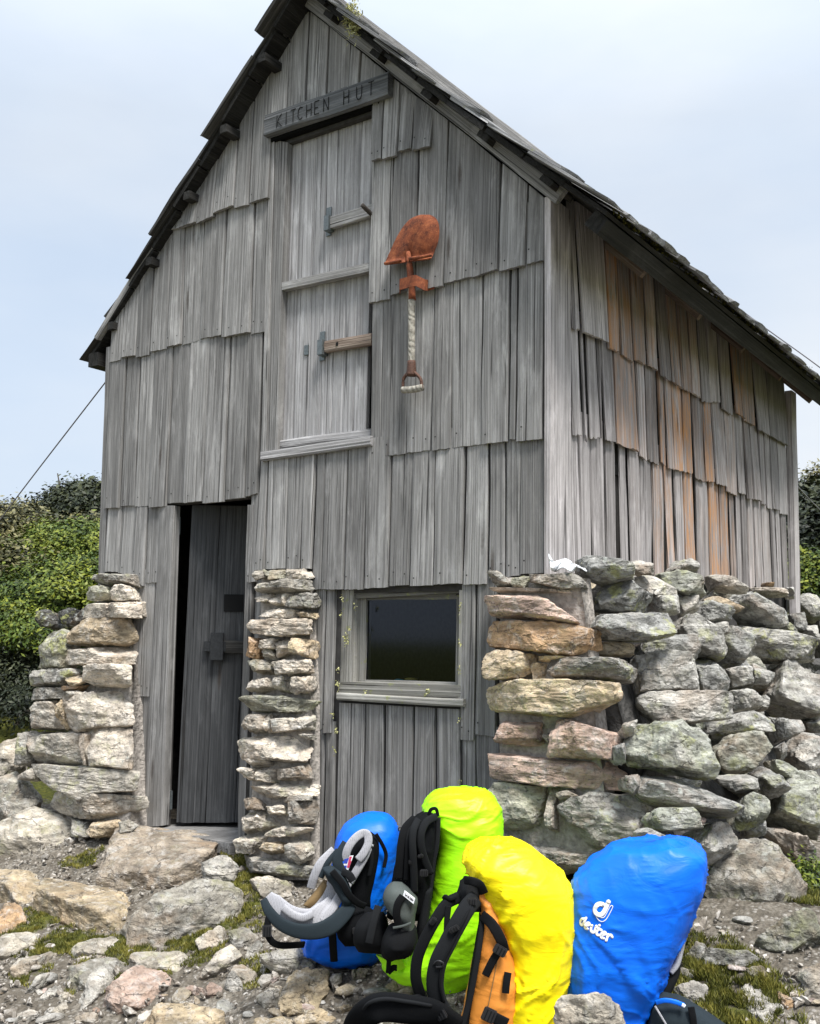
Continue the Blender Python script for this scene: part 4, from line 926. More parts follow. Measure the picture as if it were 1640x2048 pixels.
stones(mpier, [
 ('g', .4, '113 910 130 888 237 900 242 992 150 1002'), ('g', .4, '268 930 472 903 472 972 280 997'), ('p', .3, '238 905 270 890 275 990 245 1000'), ('p', .3, '80 1060 130 1028 420 1018 462 1100 442 1152 120 1152'), ('g', .3, '410 1005 477 1003 472 1032 420 1032'), ('p', .2, '88 1190 182 1183 187 1262 100 1242'), ('p', .2, '195 1200 272 1198 272 1272 200 1267'),
 ('d', .4, '275 1200 467 1178 462 1252 300 1262'), ('p', .3, '150 1300 300 1288 472 1288 472 1342 350 1362 168 1352'), ('d', .3, '120 1370 200 1358 227 1422 130 1422'), ('p', .3, '240 1400 330 1393 342 1452 250 1452'), ('d', .5, '345 1380 472 1368 472 1502 350 1492'), ('p', .3, '93 1520 130 1438 260 1438 282 1502 100 1552'),
 ('p', .4, '240 1530 340 1508 472 1518 462 1572 260 1562'), ('p', .3, '75 1600 100 1568 212 1568 202 1652 85 1652'), ('t', .2, '210 1590 330 1598 332 1672 220 1662'), ('g', .5, '350 1650 390 1598 472 1598 472 1712 360 1702'), ('d', .4, '100 1670 240 1688 350 1718 472 1728 472 1782 200 1782'), ('p', .1, '120 1160 250 1152 240 1185 130 1185'), ('g', .2, '350 1365 472 1345 472 1372 355 1385')],
 .36585, 450, 1100, mp0, mn_, .4, .05, jn=.16, rough=1.25)
core_quad('mortar', [pl(495, 1760, mp0, mn_, .06), pl(620, 1760, mp0, mn_, .06), pl(622, 1145, mp0, mn_, .06), pl(524, 1145, mp0, mn_, .06)], (0, 1, 0), .07, M['mortar'], mpier)

# ------------------------------------------------------------------ right corner: mortared pier, then a dry-stone wall heaped against the side
rp0, rn_ = pier_plane(-.12, .08)
rpier = thing('stone_pier', 'broad mortared stone pier under the front right corner, reddish blocks', 'stone pier', (.1, -.15, 0))
stones(rpier, [
 ('g', .4, '98 242 185 228 192 297 110 302'), ('m', .5, '190 245 267 248 262 307 195 307'), ('d', .7, '272 230 510 218 517 302 420 312 275 275'), ('r', .15, '88 390 110 323 490 333 497 472 390 482 100 442'), ('o', .1, '73 520 100 458 480 478 542 500 547 602 440 627 90 582'),
 ('t', .15, '73 610 110 593 280 618 297 690 260 737 100 742'), ('t', .1, '300 630 480 628 482 657 320 662'), ('d', 1.0, '358 680 390 638 690 633 737 690 720 747 400 747'), ('t', .4, '83 800 110 753 660 753 687 860 560 932 330 917 110 892'), ('r', .1, '98 980 140 913 320 923 327 1067 110 1042'),
 ('r', .3, '380 1000 390 943 670 938 667 1112 375 1102'), ('g', .3, '330 985 382 983 377 1042 333 1042'), ('r', .25, '103 1090 130 1083 690 1138 697 1267 560 1257 120 1197'), ('m', .35, '93 1300 120 1198 345 1232 345 1472 130 1462'), ('g', .4, '350 1235 405 1240 400 1472 350 1470'), ('d', .7, '393 1420 420 1328 540 1263 780 1288 812 1380 740 1482 560 1532 398 1502'),
 ('d', .5, '190 1490 560 1538 562 1622 380 1668 300 1602'), ('p', .1, '400 1280 480 1253 502 1290 420 1312'), ('t', .1, '300 655 345 660 345 735 305 750'), ('p', .1, '100 305 270 312 500 320 490 332 110 322'), ('d', .4, '130 1480 200 1490 320 1640 150 1680')],
 .42073, 950, 1050, rp0, rn_, .85, .06, jn=.08)
core_quad('mortar', [pl(1000, 1740, rp0, rn_, .05), pl(1225, 1740, rp0, rn_, .05), pl(1160, 1155, rp0, rn_, .05), pl(1000, 1155, rp0, rn_, .05)], (0, 1, 0), .10, M['mortar'], rpier)
dp0, dn_ = np.array([.40, 0, 1.10]), nrm((1, 0, .42)); dface = nrm((.80, -.55, .28))
dry = thing('dry_stone_wall', 'rough dry-stone wall of big lichened rocks heaped along the right side', 'stone wall', (.7, 1.2, .1))
def dry_stone(kind, lich, txt, dp=0.0, tfk=1.0, sc=.42073, ox=950, oy=1050, **k):
    q = px_poly(txt, sc, ox, oy); c = q.mean(0); p = on_plane(c[0], c[1], dp0 + dn_ * dp, dn_); n = nrm(.40 * nrm(dface + rng.normal(0, .22, 3)) + .60 * nrm(CAM - p))
    P3 = np.array([on_plane(x, y, p, n) for x, y in q]); ext = np.linalg.norm(np.ptp(P3, 0)); h_ = np.ptp(P3[:, 2]); TB, TF = .10 + .6 * h_, min(.09, .35 * h_) * tfk
    P3 = np.array([on_plane(x, y, p - n * (TB - TF) / 2, n) for x, y in q])
    o = rock('stone', P3, n, TB, TF, pcol(kind), lich, dry, level=5 if ext > .2 else 4, p=rng.uniform(30, 60), centred=True, grow=1.10, **k); return o
for a in [
 ('d', .7, '503 167 560 153 750 198 757 267 660 277 540 232'), ('g', .5, '640 172 668 153 742 200 700 212'), ('p', .5, '690 180 820 173 842 237 760 242'), ('d', .9, '578 377 680 273 770 273 837 330 827 417 650 412'), ('p', .4, '740 255 830 238 962 310 962 342 840 327'),
 ('d', 1.0, '548 492 600 423 920 408 937 522 800 552 570 542'), ('g', .7, '840 330 950 323 972 430 880 442 840 412'), ('m', .5, '868 242 930 213 1080 278 1092 322 1000 342 900 292'), ('g', .6, '930 215 990 163 1052 215 1047 247'), ('g', .9, '943 472 1010 433 1100 508 1177 642 1060 637 1050 562 960 532'),
 ('p', .3, '958 352 1060 343 1072 390 980 432'), ('d', .6, '1028 422 1090 358 1212 420 1202 457 1080 462'), ('p', .5, '1118 247 1180 238 1292 310 1282 327 1140 312'), ('t', .1, '1108 357 1170 338 1257 385 1242 417 1180 392'), ('d', .8, '1183 347 1330 323 1482 400 1502 460 1420 502 1300 472 1230 402'),
 ('p', .5, '1283 292 1470 293 1482 340 1330 332'), ('w', .2, '1468 297 1525 288 1527 347 1485 347'), ('o', .1, '1375 270 1420 266 1427 294 1380 294'), ('g', 1.0, '1193 482 1340 488 1602 560 1617 642 1480 657 1350 642 1280 562'), ('d', .6, '1118 542 1270 488 1342 610 1260 672 1180 662'),
 ('g', .6, '1080 472 1190 458 1187 522 1110 532'), ('d', .5, '798 592 830 543 1040 533 1062 590 1030 652 850 642'), ('g', .4, '768 642 800 623 1060 678 1082 790 780 797'), ('d', .7, '1018 662 1150 638 1222 730 1202 812 1080 802 1070 702'),
 ('g', .7, '1188 692 1310 678 1322 750 1220 772'), ('g', .8, '1308 652 1420 708 1382 760 1320 762'), ('g', .95, '768 832 800 803 1210 798 1207 907 820 947'), ('g', .5, '1213 792 1350 778 1357 870 1215 887'), ('g', .4, '1355 817 1395 818 1392 872 1340 877'),
 ('g', .5, '1388 802 1430 678 1520 658 1642 740 1642 917 1520 917 1400 862'), ('m', 1.0, '713 1062 780 958 1000 938 1090 988 1137 1130 1110 1207 900 1172 730 1142'), ('g', .9, '1088 937 1310 888 1400 928 1412 975 1220 992 1130 1012'), ('d', .4, '1393 912 1540 928 1557 990 1430 1037 1410 982'), ('d', .4, '1558 932 1642 928 1642 987 1580 977'),
 ('m', .9, '1123 1072 1200 1008 1340 998 1392 1090 1370 1162 1180 1177 1130 1132'), ('g', .4, '1478 1082 1540 988 1642 998 1642 1152 1520 1162'), ('d', .3, '1428 1062 1470 1033 1487 1080 1445 1132'), ('d', .9, '753 1252 800 1198 1000 1218 1232 1330 1252 1380 1190 1392 970 1352 800 1312'), ('g', .5, '1138 1192 1320 1188 1342 1260 1240 1272 1150 1222'),
 ('m', .7, '828 1392 860 1348 1010 1348 1057 1440 860 1452'), ('g', .8, '998 1492 1130 1408 1180 1408 1227 1490 1150 1622 1080 1562'), ('d', .6, '768 1462 830 1438 962 1500 770 1502'), ('m', .9, '1238 1332 1330 1268 1372 1330 1360 1402 1250 1457 1210 1412'), ('d', .5, '1278 1452 1390 1388 1402 1470 1310 1482'),
 ('d', .5, '1328 1182 1400 1148 1482 1250 1420 1302 1340 1262'), ('m', .5, '1388 1122 1500 1148 1562 1200 1480 1212 1400 1172'), ('m', .5, '1478 1222 1642 1158 1642 1472 1500 1422 1380 1382 1390 1302'), ('g', .4, '1398 1432 1500 1438 1592 1520 1582 1602 1480 1502'),
 ('r', .2, '1000 1370 1090 1385 1060 1440 1020 1430')]:
    dry_stone(*a)
for a in [('t', .1, '578 582 600 568 750 578 752 627 580 627', -.12), ('g', .2, '683 947 770 938 742 1010 700 1002', -.10), ('d', .3, '658 1052 715 1038 722 1140 665 1132', -.12), ('d', .3, '700 1192 790 1188 760 1282 700 1262', -.12), ('t', .2, '513 242 622 300 582 372 515 322', -.22), ('p', .2, '498 392 602 398 602 452 500 472', -.22), ('g', .5, '455 205 540 195 530 235 470 235', -.2), ('d', .5, '660 1545 800 1500 820 1600 700 1660', -.1), ('k', .4, '660 760 770 740 770 960 700 940', -.3), ('k', .4, '680 590 800 560 820 800 700 760', -.35), ('d', .4, '700 1130 790 1160 780 1220 690 1200', -.25)]: dry_stone(*a)
for a in [('g', .6, '1493 362 1560 333 1642 350 1642 462 1560 422', -.25), ('d', .6, '1488 422 1560 418 1572 500 1500 512', -.20), ('g', .7, '1558 492 1642 478 1642 582 1600 562', -.12), ('d', .4, '1500 655 1642 700 1642 760 1560 700', -.2), ('d', .5, '1380 470 1500 455 1560 560 1450 520', -.12)]: dry_stone(*a)
for k in range(22):                                        # stones glimpsed in the gaps, set further back
    py_, px_ = rng.uniform(1180, 1640), rng.uniform(1275, 1630); a_ = np.sort(rng.uniform(0, 6.28, 6)); rx_, ry_ = rng.uniform(35, 60), rng.uniform(25, 40)
    dry_stone(rng.choice(list('gdm')), .5, ' '.join(f'{px_ + rx_ * math.cos(t):.0f} {py_ + ry_ * math.sin(t):.0f}' for t in a_), -.17, 1.0, 1, 0, 0)
def dpt(px, py, d): return on_plane(px, py, dp0 - dn_ * d, dn_)
# unlit rubble core between the facing stones and the hut
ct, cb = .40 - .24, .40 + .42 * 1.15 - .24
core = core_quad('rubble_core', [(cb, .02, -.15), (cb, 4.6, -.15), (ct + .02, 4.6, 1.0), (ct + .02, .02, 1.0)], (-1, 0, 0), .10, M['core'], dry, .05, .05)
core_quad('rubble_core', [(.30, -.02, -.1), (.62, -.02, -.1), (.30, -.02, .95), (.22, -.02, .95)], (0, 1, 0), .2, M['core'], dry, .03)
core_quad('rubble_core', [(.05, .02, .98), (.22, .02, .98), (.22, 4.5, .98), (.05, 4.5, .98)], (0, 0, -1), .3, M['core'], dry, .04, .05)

# ------------------------------------------------------------------ loose rocks, each a thing of its own
def ground_rock(name, label, kind, lich, txt, sc, ox, oy, cat='rock', tilt=.75, thick=.55, tf=.22, lift=0.0, group=None, p=36, rough=1.1, y=None, lv=None, **k):
    q = px_poly(txt, sc, ox, oy); b = q[q[:, 1].argmax()]; cxm = q[:, 0].mean()
    base = at_ground(cxm, min(b[1], 2200.)) if y is None else on_y(cxm, b[1], y)
    vd = nrm(np.array([CAM[0] - base[0], CAM[1] - base[1], 0])); n = nrm(vd * (1 - tilt) + np.array([0, 0, tilt])); base = base + np.array([0, 0, .02 + lift])
    P3 = np.array([on_plane(a, c, base, n) for a, c in q]); s_ = math.sqrt(max(1e-4, np.ptp(q[:, 0]) * np.ptp(q[:, 1]))) * np.linalg.norm(base - CAM) / F_PX
    o = rock(name, P3, n, thick * s_, tf * s_, tuple(np.array(pcol(kind)) * np.array([.74, .71, .655])), lich, None, level=lv or (5 if s_ > .08 else 4), grow=1.16, p=p, rough=rough, **k)
    return tag(recenter(o), label, cat, group)
S6 = (.39634, 0, 1500)
def g6(label, kind, lich, txt, name='rock', **k): return ground_rock(name, label, kind, lich, txt, *S6, **k)
ground_rock('boulder', 'pale slanted slab boulder leaning at the left edge below the bushes', 'g', .35, '0 1640 100 1632 203 1720 150 1800 0 1898', .39634, 0, 900, 'boulder', y=-.22, tilt=.3, thick=.7)
ground_rock('boulder', 'rough grey-white boulder at the left edge behind the slanted slab', 'p', .3, '-20 1490 50 1447 112 1470 132 1620 -20 1642', .39634, 0, 900, 'boulder', y=.05, tilt=.3, thick=.7)
g6('long whitish folded bedrock slab sloping up to the foot of the left pier', 'p', .3, '-30 405 230 300 332 350 462 480 420 542 180 592 -30 582', 'boulder', cat='boulder', tilt=.45, thick=.5, y=-.30)
def slab_rock(label, kind, lich, top, fx, fy0, fy1, sc=.39634, ox=0, oy=1500, name='boulder', cat='boulder', lift=0.0):
    """flat-topped slab: its top outline lies on a level plane found from the height of its front edge"""
    X, Y0, Y1 = fx * sc + ox, fy0 * sc + oy, fy1 * sc + oy; g_ = at_ground(X, Y1); vd = nrm(np.array([CAM[0] - g_[0], CAM[1] - g_[1], 0])); zt = on_plane(X, Y0, g_, vd)[2]
    P3 = np.array([on_z(a, c, zt) for a, c in px_poly(top, sc, ox, oy)]); h_ = zt - g_[2]
    o = rock(name, P3, nrm((rng.normal(0, .03), rng.normal(0, .03), 1)), h_ + .10, .02, tuple(np.array(pcol(kind)) * np.array([.72, .685, .63])), lich, None, level=6, p=40, rough=.8, chips=0); return tag(recenter(o), label, cat)
slab_rock('wide low step slab with brown worn top below the doorstep boulder', 't', .12, '322 642 520 664 760 712 700 762 640 806 540 806 420 792 290 742 165 722 190 690', 420, 792, 925)
slab_rock('low pale step slab running off the left edge, brown topped', 't', .15, '-60 604 150 610 345 648 200 694 100 704 -60 655', 60, 694, 780)
slab_rock('big flat-topped doorstep boulder with orange streaked top', 's', .10, '500 505 520 455 620 408 790 386 1000 408 1106 450 1060 500 850 535 640 515', 700, 520, 700)
g6('large grey boulder with an orange patch in front of the steps', 'g', .3, '636 802 740 728 960 646 1172 668 1204 872 960 982 700 1024 636 962', 'boulder', cat='boulder', tilt=.5, thick=.6, tf=.16)
g6('small white block beside the doorstep boulder', 'w', .1, '1028 560 1110 533 1197 560 1150 652 1040 642', tilt=.5, y=-.34)
g6('small grey wedge at the foot of the left door post', 'g', .2, '603 1870 690 1873 692 1912 605 1934', tilt=.3, y=-.10) if False else ground_rock('rock', 'small grey wedge stone at the foot of the left door post', 'g', .3, '603 1872 650 1862 695 1890 690 1916 605 1940', .39634, 0, 900, y=-.26, tilt=.3)
g6('pinkish orange rock at the left edge below the step slab', 'o', .1, '-20 770 60 763 142 860 -20 922')
g6('flat pale rock at the left edge under the pinkish rock', 'p', .3, '-20 932 150 923 227 970 60 1032 -20 1034')
g6('oval pale rock set in moss under the wide step slab', 'p', .2, '348 982 430 938 600 958 612 1000 520 1042 368 1022')
g6('pointed flat flake lying left of the pink-edged rock', 'p', .2, '48 1142 120 1058 302 1008 150 1142')
g6('low grey flake sunk in the moss beside the round pale rock', 'g', .25, '352 1112 430 1078 662 1063 640 1122 450 1182 398 1172', tilt=.85)
g6('broad pale rounded rock in the moss under the large grey boulder', 'p', .35, '658 1082 770 1018 870 998 982 1070 982 1112 680 1117')
g6('upright slanting pale stone leaning right in the middle of the mossy bed', 'p', .2, '1008 1132 1100 1008 1160 978 1222 1030 1130 1112 1040 1142', tilt=.5)
g6('grey rock topping the slanting pale stone', 'g', .35, '1163 932 1230 898 1312 930 1290 962 1180 992')
g6('narrow pale flake right of the large grey boulder', 'p', .2, '998 972 1160 903 1172 930 1080 1002 1010 1002')
g6('small grey rock left of the hip belt buckle', 'g', .3, '1238 1042 1280 968 1322 990 1300 1042 1250 1057', tilt=.5)
g6('curved pale rock near the belt strap of the blue pack', 'p', .2, '1158 1082 1240 1078 1302 1130 1322 1192 1270 1192 1220 1112')
g6('triangular white stone standing among the gravel', 'w', .1, '1138 1150 1165 1118 1242 1222 1150 1227', tilt=.3)
g6('rounded pink-white rock with a reddish left end', 'r', .05, '538 1252 560 1218 640 1158 780 1108 862 1180 872 1232 720 1292 600 1292')
g6('long white leaning flake left of the pink-white rock', 'w', .15, '388 1272 440 1198 560 1118 612 1140 540 1182 450 1262', tilt=.85)
g6('small pink stone in front of the mossy bed, left of its twin', 'r', .0, '918 1222 950 1188 1020 1193 1022 1232', tilt=.5)
g6('small pink block stone right beside the small pink stone', 'r', .0, '1023 1212 1060 1173 1117 1200 1112 1242 1040 1242', tilt=.5)
g6('tan rounded rock cut by the bottom edge of the photo', 't', .05, '708 1372 860 1288 1020 1308 1122 1390 1000 1450 760 1440')
g6('big tan angular rock in front of the left blue pack', 't', .05, '1418 1202 1480 1148 1642 1118 1650 1332 1430 1334', tilt=.6, thick=.5)
g6('small pale rock left of the big tan angular rock', 'p', .1, '1308 1232 1400 1198 1412 1270 1340 1282')
g6('grey wedge rock under the hip belt of the left blue pack', 'g', .4, '1328 1042 1420 1008 1602 1008 1570 1112 1450 1142', tilt=.45)
g6('pale flat rock against the foot of the narrow pier', 'p', .3, '1278 662 1430 648 1502 700 1440 752 1350 742', tilt=.6, y=-.30)
g6('thin white flake at the far left of the gravel', 'w', .1, '128 1182 270 1088 282 1130 170 1202')
g6('small white rock between the flake and the pink-white rock', 'w', .1, '208 1232 300 1178 322 1220 240 1242')
g6('low white stone in the gravel near the bottom left corner', 'w', .1, '78 1362 190 1298 202 1330 110 1372')
g6('flat pale stone on the gravel at the bottom edge, left of the tan rock', 'p', .1, '383 1342 490 1328 482 1372 400 1374')
g6('narrow pale stone on edge in the lower left gravel', 'p', .1, '263 1312 340 1258 332 1300 280 1322')
g6('white cobble just left of the tan rounded rock', 'w', .1, '700 1345 760 1310 810 1330 790 1370 720 1380')
g6('squarish pale flake near the bottom left gravel', 'p', .15, '300 1215 370 1195 378 1240 300 1262')
S7 = (.36585, 500, 1540)
def g7(label, kind, lich, txt, **k): return ground_rock('rock', label, kind, lich, txt, *S7, **k)
g7('brown rounded rock under the tail of the green rain cover', 't', .2, '728 1192 790 1143 892 1170 880 1212 740 1222', tilt=.5)
g7('pale flat rock below the brown rock, beside the black pack straps', 'p', .15, '738 1232 880 1188 892 1250 760 1257', tilt=.5)
g7('small grey round stone between the left blue pack and the gravel', 'g', .2, '568 1112 600 1083 642 1095 630 1142 575 1142', tilt=.4)
g7('dark grey stone touching the big tan angular rock', 'd', .2, '438 1132 490 1113 502 1150 460 1202', tilt=.4)
g7('small tan stone at the right of the bottom gravel', 't', .05, '478 1302 540 1273 562 1300 500 1322', tilt=.5)
g7('pale tan rock at the bottom edge before the black hip belt', 't', .05, '268 1352 400 1318 472 1370 430 1400 250 1400', tilt=.6)
g7('flat tan slab at the bottom edge right of the tan rounded rock', 't', .05, '8 1392 60 1348 230 1358 245 1420 20 1420', tilt=.7)
g7('pale round rock near the big tan angular rock', 'p', .1, '43 1232 110 1193 162 1220 150 1272 60 1272', tilt=.6)
S8 = (.39024, 1000, 1600)
def g8(label, kind, lich, txt, name='rock', **k): return ground_rock(name, label, kind, lich, txt, *S8, **k)
g8('huge square-faced grey boulder overhanging the ground right of the blue pack', 'g', .45, '1058 402 1100 300 1200 178 1380 188 1545 390 1522 472 1410 642 1300 672 1078 562', 'boulder', cat='boulder', y=-.02, tilt=.35, thick=.6, tf=.1)
g8('mossy grey boulder at the right edge under the huge boulder', 'm', .5, '1328 722 1570 568 1650 620 1650 692 1500 782 1380 772', 'boulder', cat='boulder', tilt=.4)
g8('dark rock in the shade under the huge boulder, right of its neighbour', 'd', .3, '1043 802 1080 743 1250 758 1332 820 1230 882 1060 872', tilt=.4)
g8('dark rock in the shade beside the grey edge of the blue pack', 'd', .3, '938 792 1000 728 1052 740 1040 822 960 852', tilt=.4)
g8('long white flake lying in the grass at lower right', 'w', .1, '1188 922 1260 918 1482 1090 1470 1112 1400 1142 1280 1062', tilt=.8)
g8('grey rock at the lower right edge above the white pebbles', 'g', .35, '1528 902 1590 838 1650 830 1650 992 1560 992', tilt=.5)
g8('low mossy rock above the long white flake', 'm', .4, '1268 872 1330 848 1442 910 1430 942 1300 902', tilt=.6)
g8('pale rock beside the blue pack above the black belt pocket', 'p', .4, '898 852 1002 878 982 932 918 922', tilt=.5)
g8('black spotted white rock right of the belt pocket', 'w', .7, '898 972 1052 928 1062 1062 958 1052', tilt=.5)
g8('pale block rock standing in front of the blue pack with white lettering', 'p', .35, '300 1012 480 996 604 1070 620 1160 296 1160', tilt=.25, thick=.5, p=13, y=-1.2)
g8('small round white pebble at the lower right', 'w', .0, '1488 982 1540 973 1547 1010 1495 1007')
g8('small orange flake pebble at the lower right', 'o', .0, '1428 992 1500 1028 1490 1052 1440 1022')
# jagged dark outcrop behind the left pier
for txt, lab in (('188 812 260 800 330 842 318 902 230 880', 'dark jagged lichened rock behind the left pier, outer one'), ('300 815 372 800 432 822 392 880 340 905 305 870', 'dark jagged lichened rock behind the left pier, nearer the hut')):
    ground_rock('rock', lab, 'k', 1.0, txt, .39634, 0, 900, y=.55, tilt=.1, thick=.8)
q = on_y(210, 1320, .7)
ground_rock('boulder', 'shadowed boulder low in the bushes behind the left pier', 'd', .8, '150 900 330 880 380 1000 360 1200 160 1200', .39634, 0, 900, 'boulder', y=.62, tilt=.1, thick=.8) if False else None
# small loose stones scattered over the path: one kind, nothing tells them apart
protos = []
for k in range(7):
    a = np.sort(rng.uniform(0, 2 * np.pi, 7)); P3 = np.stack([np.cos(a) * .5, np.sin(a) * .38, 0 * a], -1)
    V, Fc, c, s_ = rock_geo(P3, (0.02, 0.01, 1), .28, .22, 3, 8, 1.2); me = mesh_obj('small_stone', V - c, Fc, M['stone']); protos.append(me)
n_ = 0; spots = []
while n_ < 120:
    px, py = rng.uniform(0, 1640), 2055 - abs(rng.normal(0, 95))
    if py < 1790: continue
    if 560 < px < 1400 and py < 1900 + (px - 560) * .1: continue
    if 980 < px < 1330: continue
    g_ = at_ground(px, py); o = protos[n_ % 7] if n_ < 7 else protos[n_ % 7].copy()
    if n_ >= 7: COL.objects.link(o)
    s_ = rng.uniform(.018, .055) if n_ % 4 else rng.uniform(.055, .11); o.scale = (s_ * rng.uniform(.8, 1.4), s_, s_ * rng.uniform(.4, .8)); o.rotation_euler = (rng.normal(0, .25), rng.normal(0, .25), rng.uniform(0, 6.3))
    o.location = (g_[0], g_[1], g_[2] + .15 * s_); o.color = (*(np.array(pcol(rng.choice(list('pwpptgr')))) * .78), .1)
    tag(o, 'small pale loose stone lying on the gravel in front of the hut', 'stone', 'small loose stones scattered over the gravel'); n_ += 1
# gravel: thousands of chips as one object
v0, f0 = ico(1); NG = 9000; Vs, Fs, cnt = [], [], 0
gxs, gys = rng.uniform(-3.4, 1.7, NG), rng.uniform(-2.3, -.15, NG); gzs = ground_z(gxs, gys)
for k in range(NG):
    if any((gxs[k] - x_) ** 2 + (gys[k] - y_) ** 2 < (r_ * .8) ** 2 for x_, y_, r_ in MOSS) and rng.uniform() < .85: continue
    s_ = rng.gamma(1.1, .0042) + .0025; A = rng.normal(0, 1, (3, 3)); Qm, _ = np.linalg.qr(A)
    Vs.append((v0 * rng.uniform(.6, 1.2, (len(v0), 1)) * np.array([1.4, 1, .5]) * s_) @ Qm + np.array([gxs[k], gys[k], gzs[k] + .3 * s_ + .012])); Fs.append(f0 + cnt); cnt += len(v0)
def gravel_mat():
    s = NT('gravel chips'); P = s.pos(); w_ = s.voro(P, 70, 'F1', 'Color'); bw = s.n('ShaderNodeRGBToBW'); s.l(w_, bw.inputs[0])
    c = s.ramp(bw.outputs[0], (.2, (.10, .085, .068)), (.5, (.24, .21, .175)), (.85, (.46, .43, .39)))
    return s.fin(s.mix(1.0, c, s.ramp(s.noise(P, 120, 4), (.3, .7), (.7, 1.2)), 'MULTIPLY'), .9)
grv = mesh_obj('gravel', np.concatenate(Vs), np.concatenate(Fs), gravel_mat(), smooth=False); tag(grv, 'fine pale gravel chips', 'gravel', kind='stuff')
# moss blades on the cushions
MV, MA = [], []
for x_, y_, r_ in MOSS:
    n_ = int(5200 * r_ * r_ / .02 * .55); a = rng.uniform(0, 2 * np.pi, n_); rr = r_ * np.sqrt(rng.uniform(0, 1, n_)) * (1 + .3 * np.sin(3 * a + x_ * 9))
    X, Y = x_ + rr * np.cos(a), y_ + rr * np.sin(a); cl = fbm(np.stack([X * 22, Y * 22, 0 * X], -1), 3); k_ = cl > -.25; X, Y, cl = X[k_], Y[k_], cl[k_]; n_ = len(X)
    p = np.stack([X, Y, ground_z(X, Y) + .012 + .012 * np.maximum(0, cl)], -1); d = np.concatenate([rng.normal(0, .55, (n_, 2)), np.ones((n_, 1))], 1); d /= np.linalg.norm(d, axis=1)[:, None]
    ln = rng.uniform(.008, .022, n_)[:, None] * (1.6 if x_ > .5 else 1); a = rng.uniform(0, 6.3, n_); s_ = np.stack([np.cos(a), np.sin(a), 0 * a], -1) * .0026
    MV.append(np.stack([p - s_, p + s_, p + d * ln], 1).reshape(-1, 3)); MA.append(np.repeat(np.clip(.5 + cl * .8 + rng.normal(0, .18, n_), 0, 1), 3))
V = np.concatenate(MV); at = np.concatenate(MA); Fc = np.arange(len(V)).reshape(-1, 3)
ms = mesh_obj('moss', np.array(V), np.array(Fc), M['moss'], None, False, {'leaf': ('FLOAT', at)}); tag(ms, 'moss and short grass between the stones', 'moss', kind='stuff')
# crumpled white sheet on top of the corner pier and a split of pale wood beside it
V = []; sh0 = on_y(1130, 1128, .0)
NU, NV = 26, 16
for j in range(NV):
    for i in range(NU):
        u, v = i / (NU - 1), j / (NV - 1); px = 1096 + 72 * u + 6 * v; top = 1108 + 26 * u ** .8 + 10 * math.sin(u * 9) * (1 - u) ; py = top + (1140 - top) * v + 4 * math.sin(u * 14) * v
        d = .05 * math.sin(u * 11 + v * 3) + .06 * v + .02 * math.sin(u * 23 + v * 9)
        V.append(on_plane(px, py, (.06 + d * .5, -.06 - d, 0), nrm((.5, -.86, 0))))
Fc = [(j * NU + i, j * NU + i + 1, (j + 1) * NU + i + 1, (j + 1) * NU + i) for j in range(NV - 1) for i in range(NU - 1)]
rag = mesh_obj('white_sheet', np.array(V), Fc, M['white_rag']); m_ = rag.modifiers.new('sol', 'SOLIDIFY'); m_.thickness = .004
tag(recenter(rag), 'crumpled white plastic sheet stuffed on top of the corner pier', 'plastic sheet')

# ------------------------------------------------------------------ shrubs and trees
def leaves(C, Nn, size, asp, lit):
    """one small quad per leaf at C, roughly facing Nn"""
    n = len(C); d = Nn + rng.normal(0, .55, (n, 3)); d /= np.linalg.norm(d, axis=1)[:, None]
    a = np.cross(d, rng.normal(0, 1, (n, 3))); a /= np.linalg.norm(a, axis=1)[:, None]; b = np.cross(d, a)
    s = (size * rng.uniform(.45, 1.7, n))[:, None]
    V = np.stack([C - a * s, C - b * s * asp, C + a * s, C + b * s * asp], 1).reshape(-1, 3); return V, np.repeat(lit, 4)
def crown_geo(lobes, dens, size, asp=.45, twig=.5, gap=.15):
    """leaf clumps through lumpy lobes (cx,cy,cz,rx,ry,rz): clumps sit on short sprays, so the outline is ragged"""
    Vs, As = [], []
    for (cx_, cy_, cz_, rx, ry, rz) in lobes:
        c = np.array([cx_, cy_, cz_]); r = np.array([rx, ry, rz]); n = int(dens * (rx * ry + ry * rz + rx * rz) * 4)
        d = rng.normal(0, 1, (n, 3)); d /= np.linalg.norm(d, axis=1)[:, None]; d = d[(d[:, 2] > -.55)]; n = len(d)
        lump = fbm(d * 2.4 + c * 1.7, 4, .6); keep = fbm(d * 5 + c, 3) > -.55 + gap; d, lump = d[keep], lump[keep]; n = len(d)
        rad = rng.uniform(.66, 1.0, n) ** .6 * (1 + .5 * lump); cen = c + d * r * rad[:, None]
        k = 16; spread = size * 3.4
        P = np.repeat(cen, k, 0) + rng.normal(0, 1, (n * k, 3)) * spread * np.array([1, 1, .8]); Nn = np.repeat(d, k, 0) * .8 + np.array([0, 0, .7])
        lit = np.clip(np.repeat(.40 + .85 * lump + rng.normal(0, .10, n), k) + rng.normal(0, .07, n * k), 0, 1)  # clump shading put into leaf tone: bulges lighter, hollows darker
        V, A = leaves(P, Nn, size, asp, lit); Vs.append(V); As.append(A)
    V = np.concatenate(Vs); return V, np.arange(len(V)).reshape(-1, 4), np.concatenate(As)
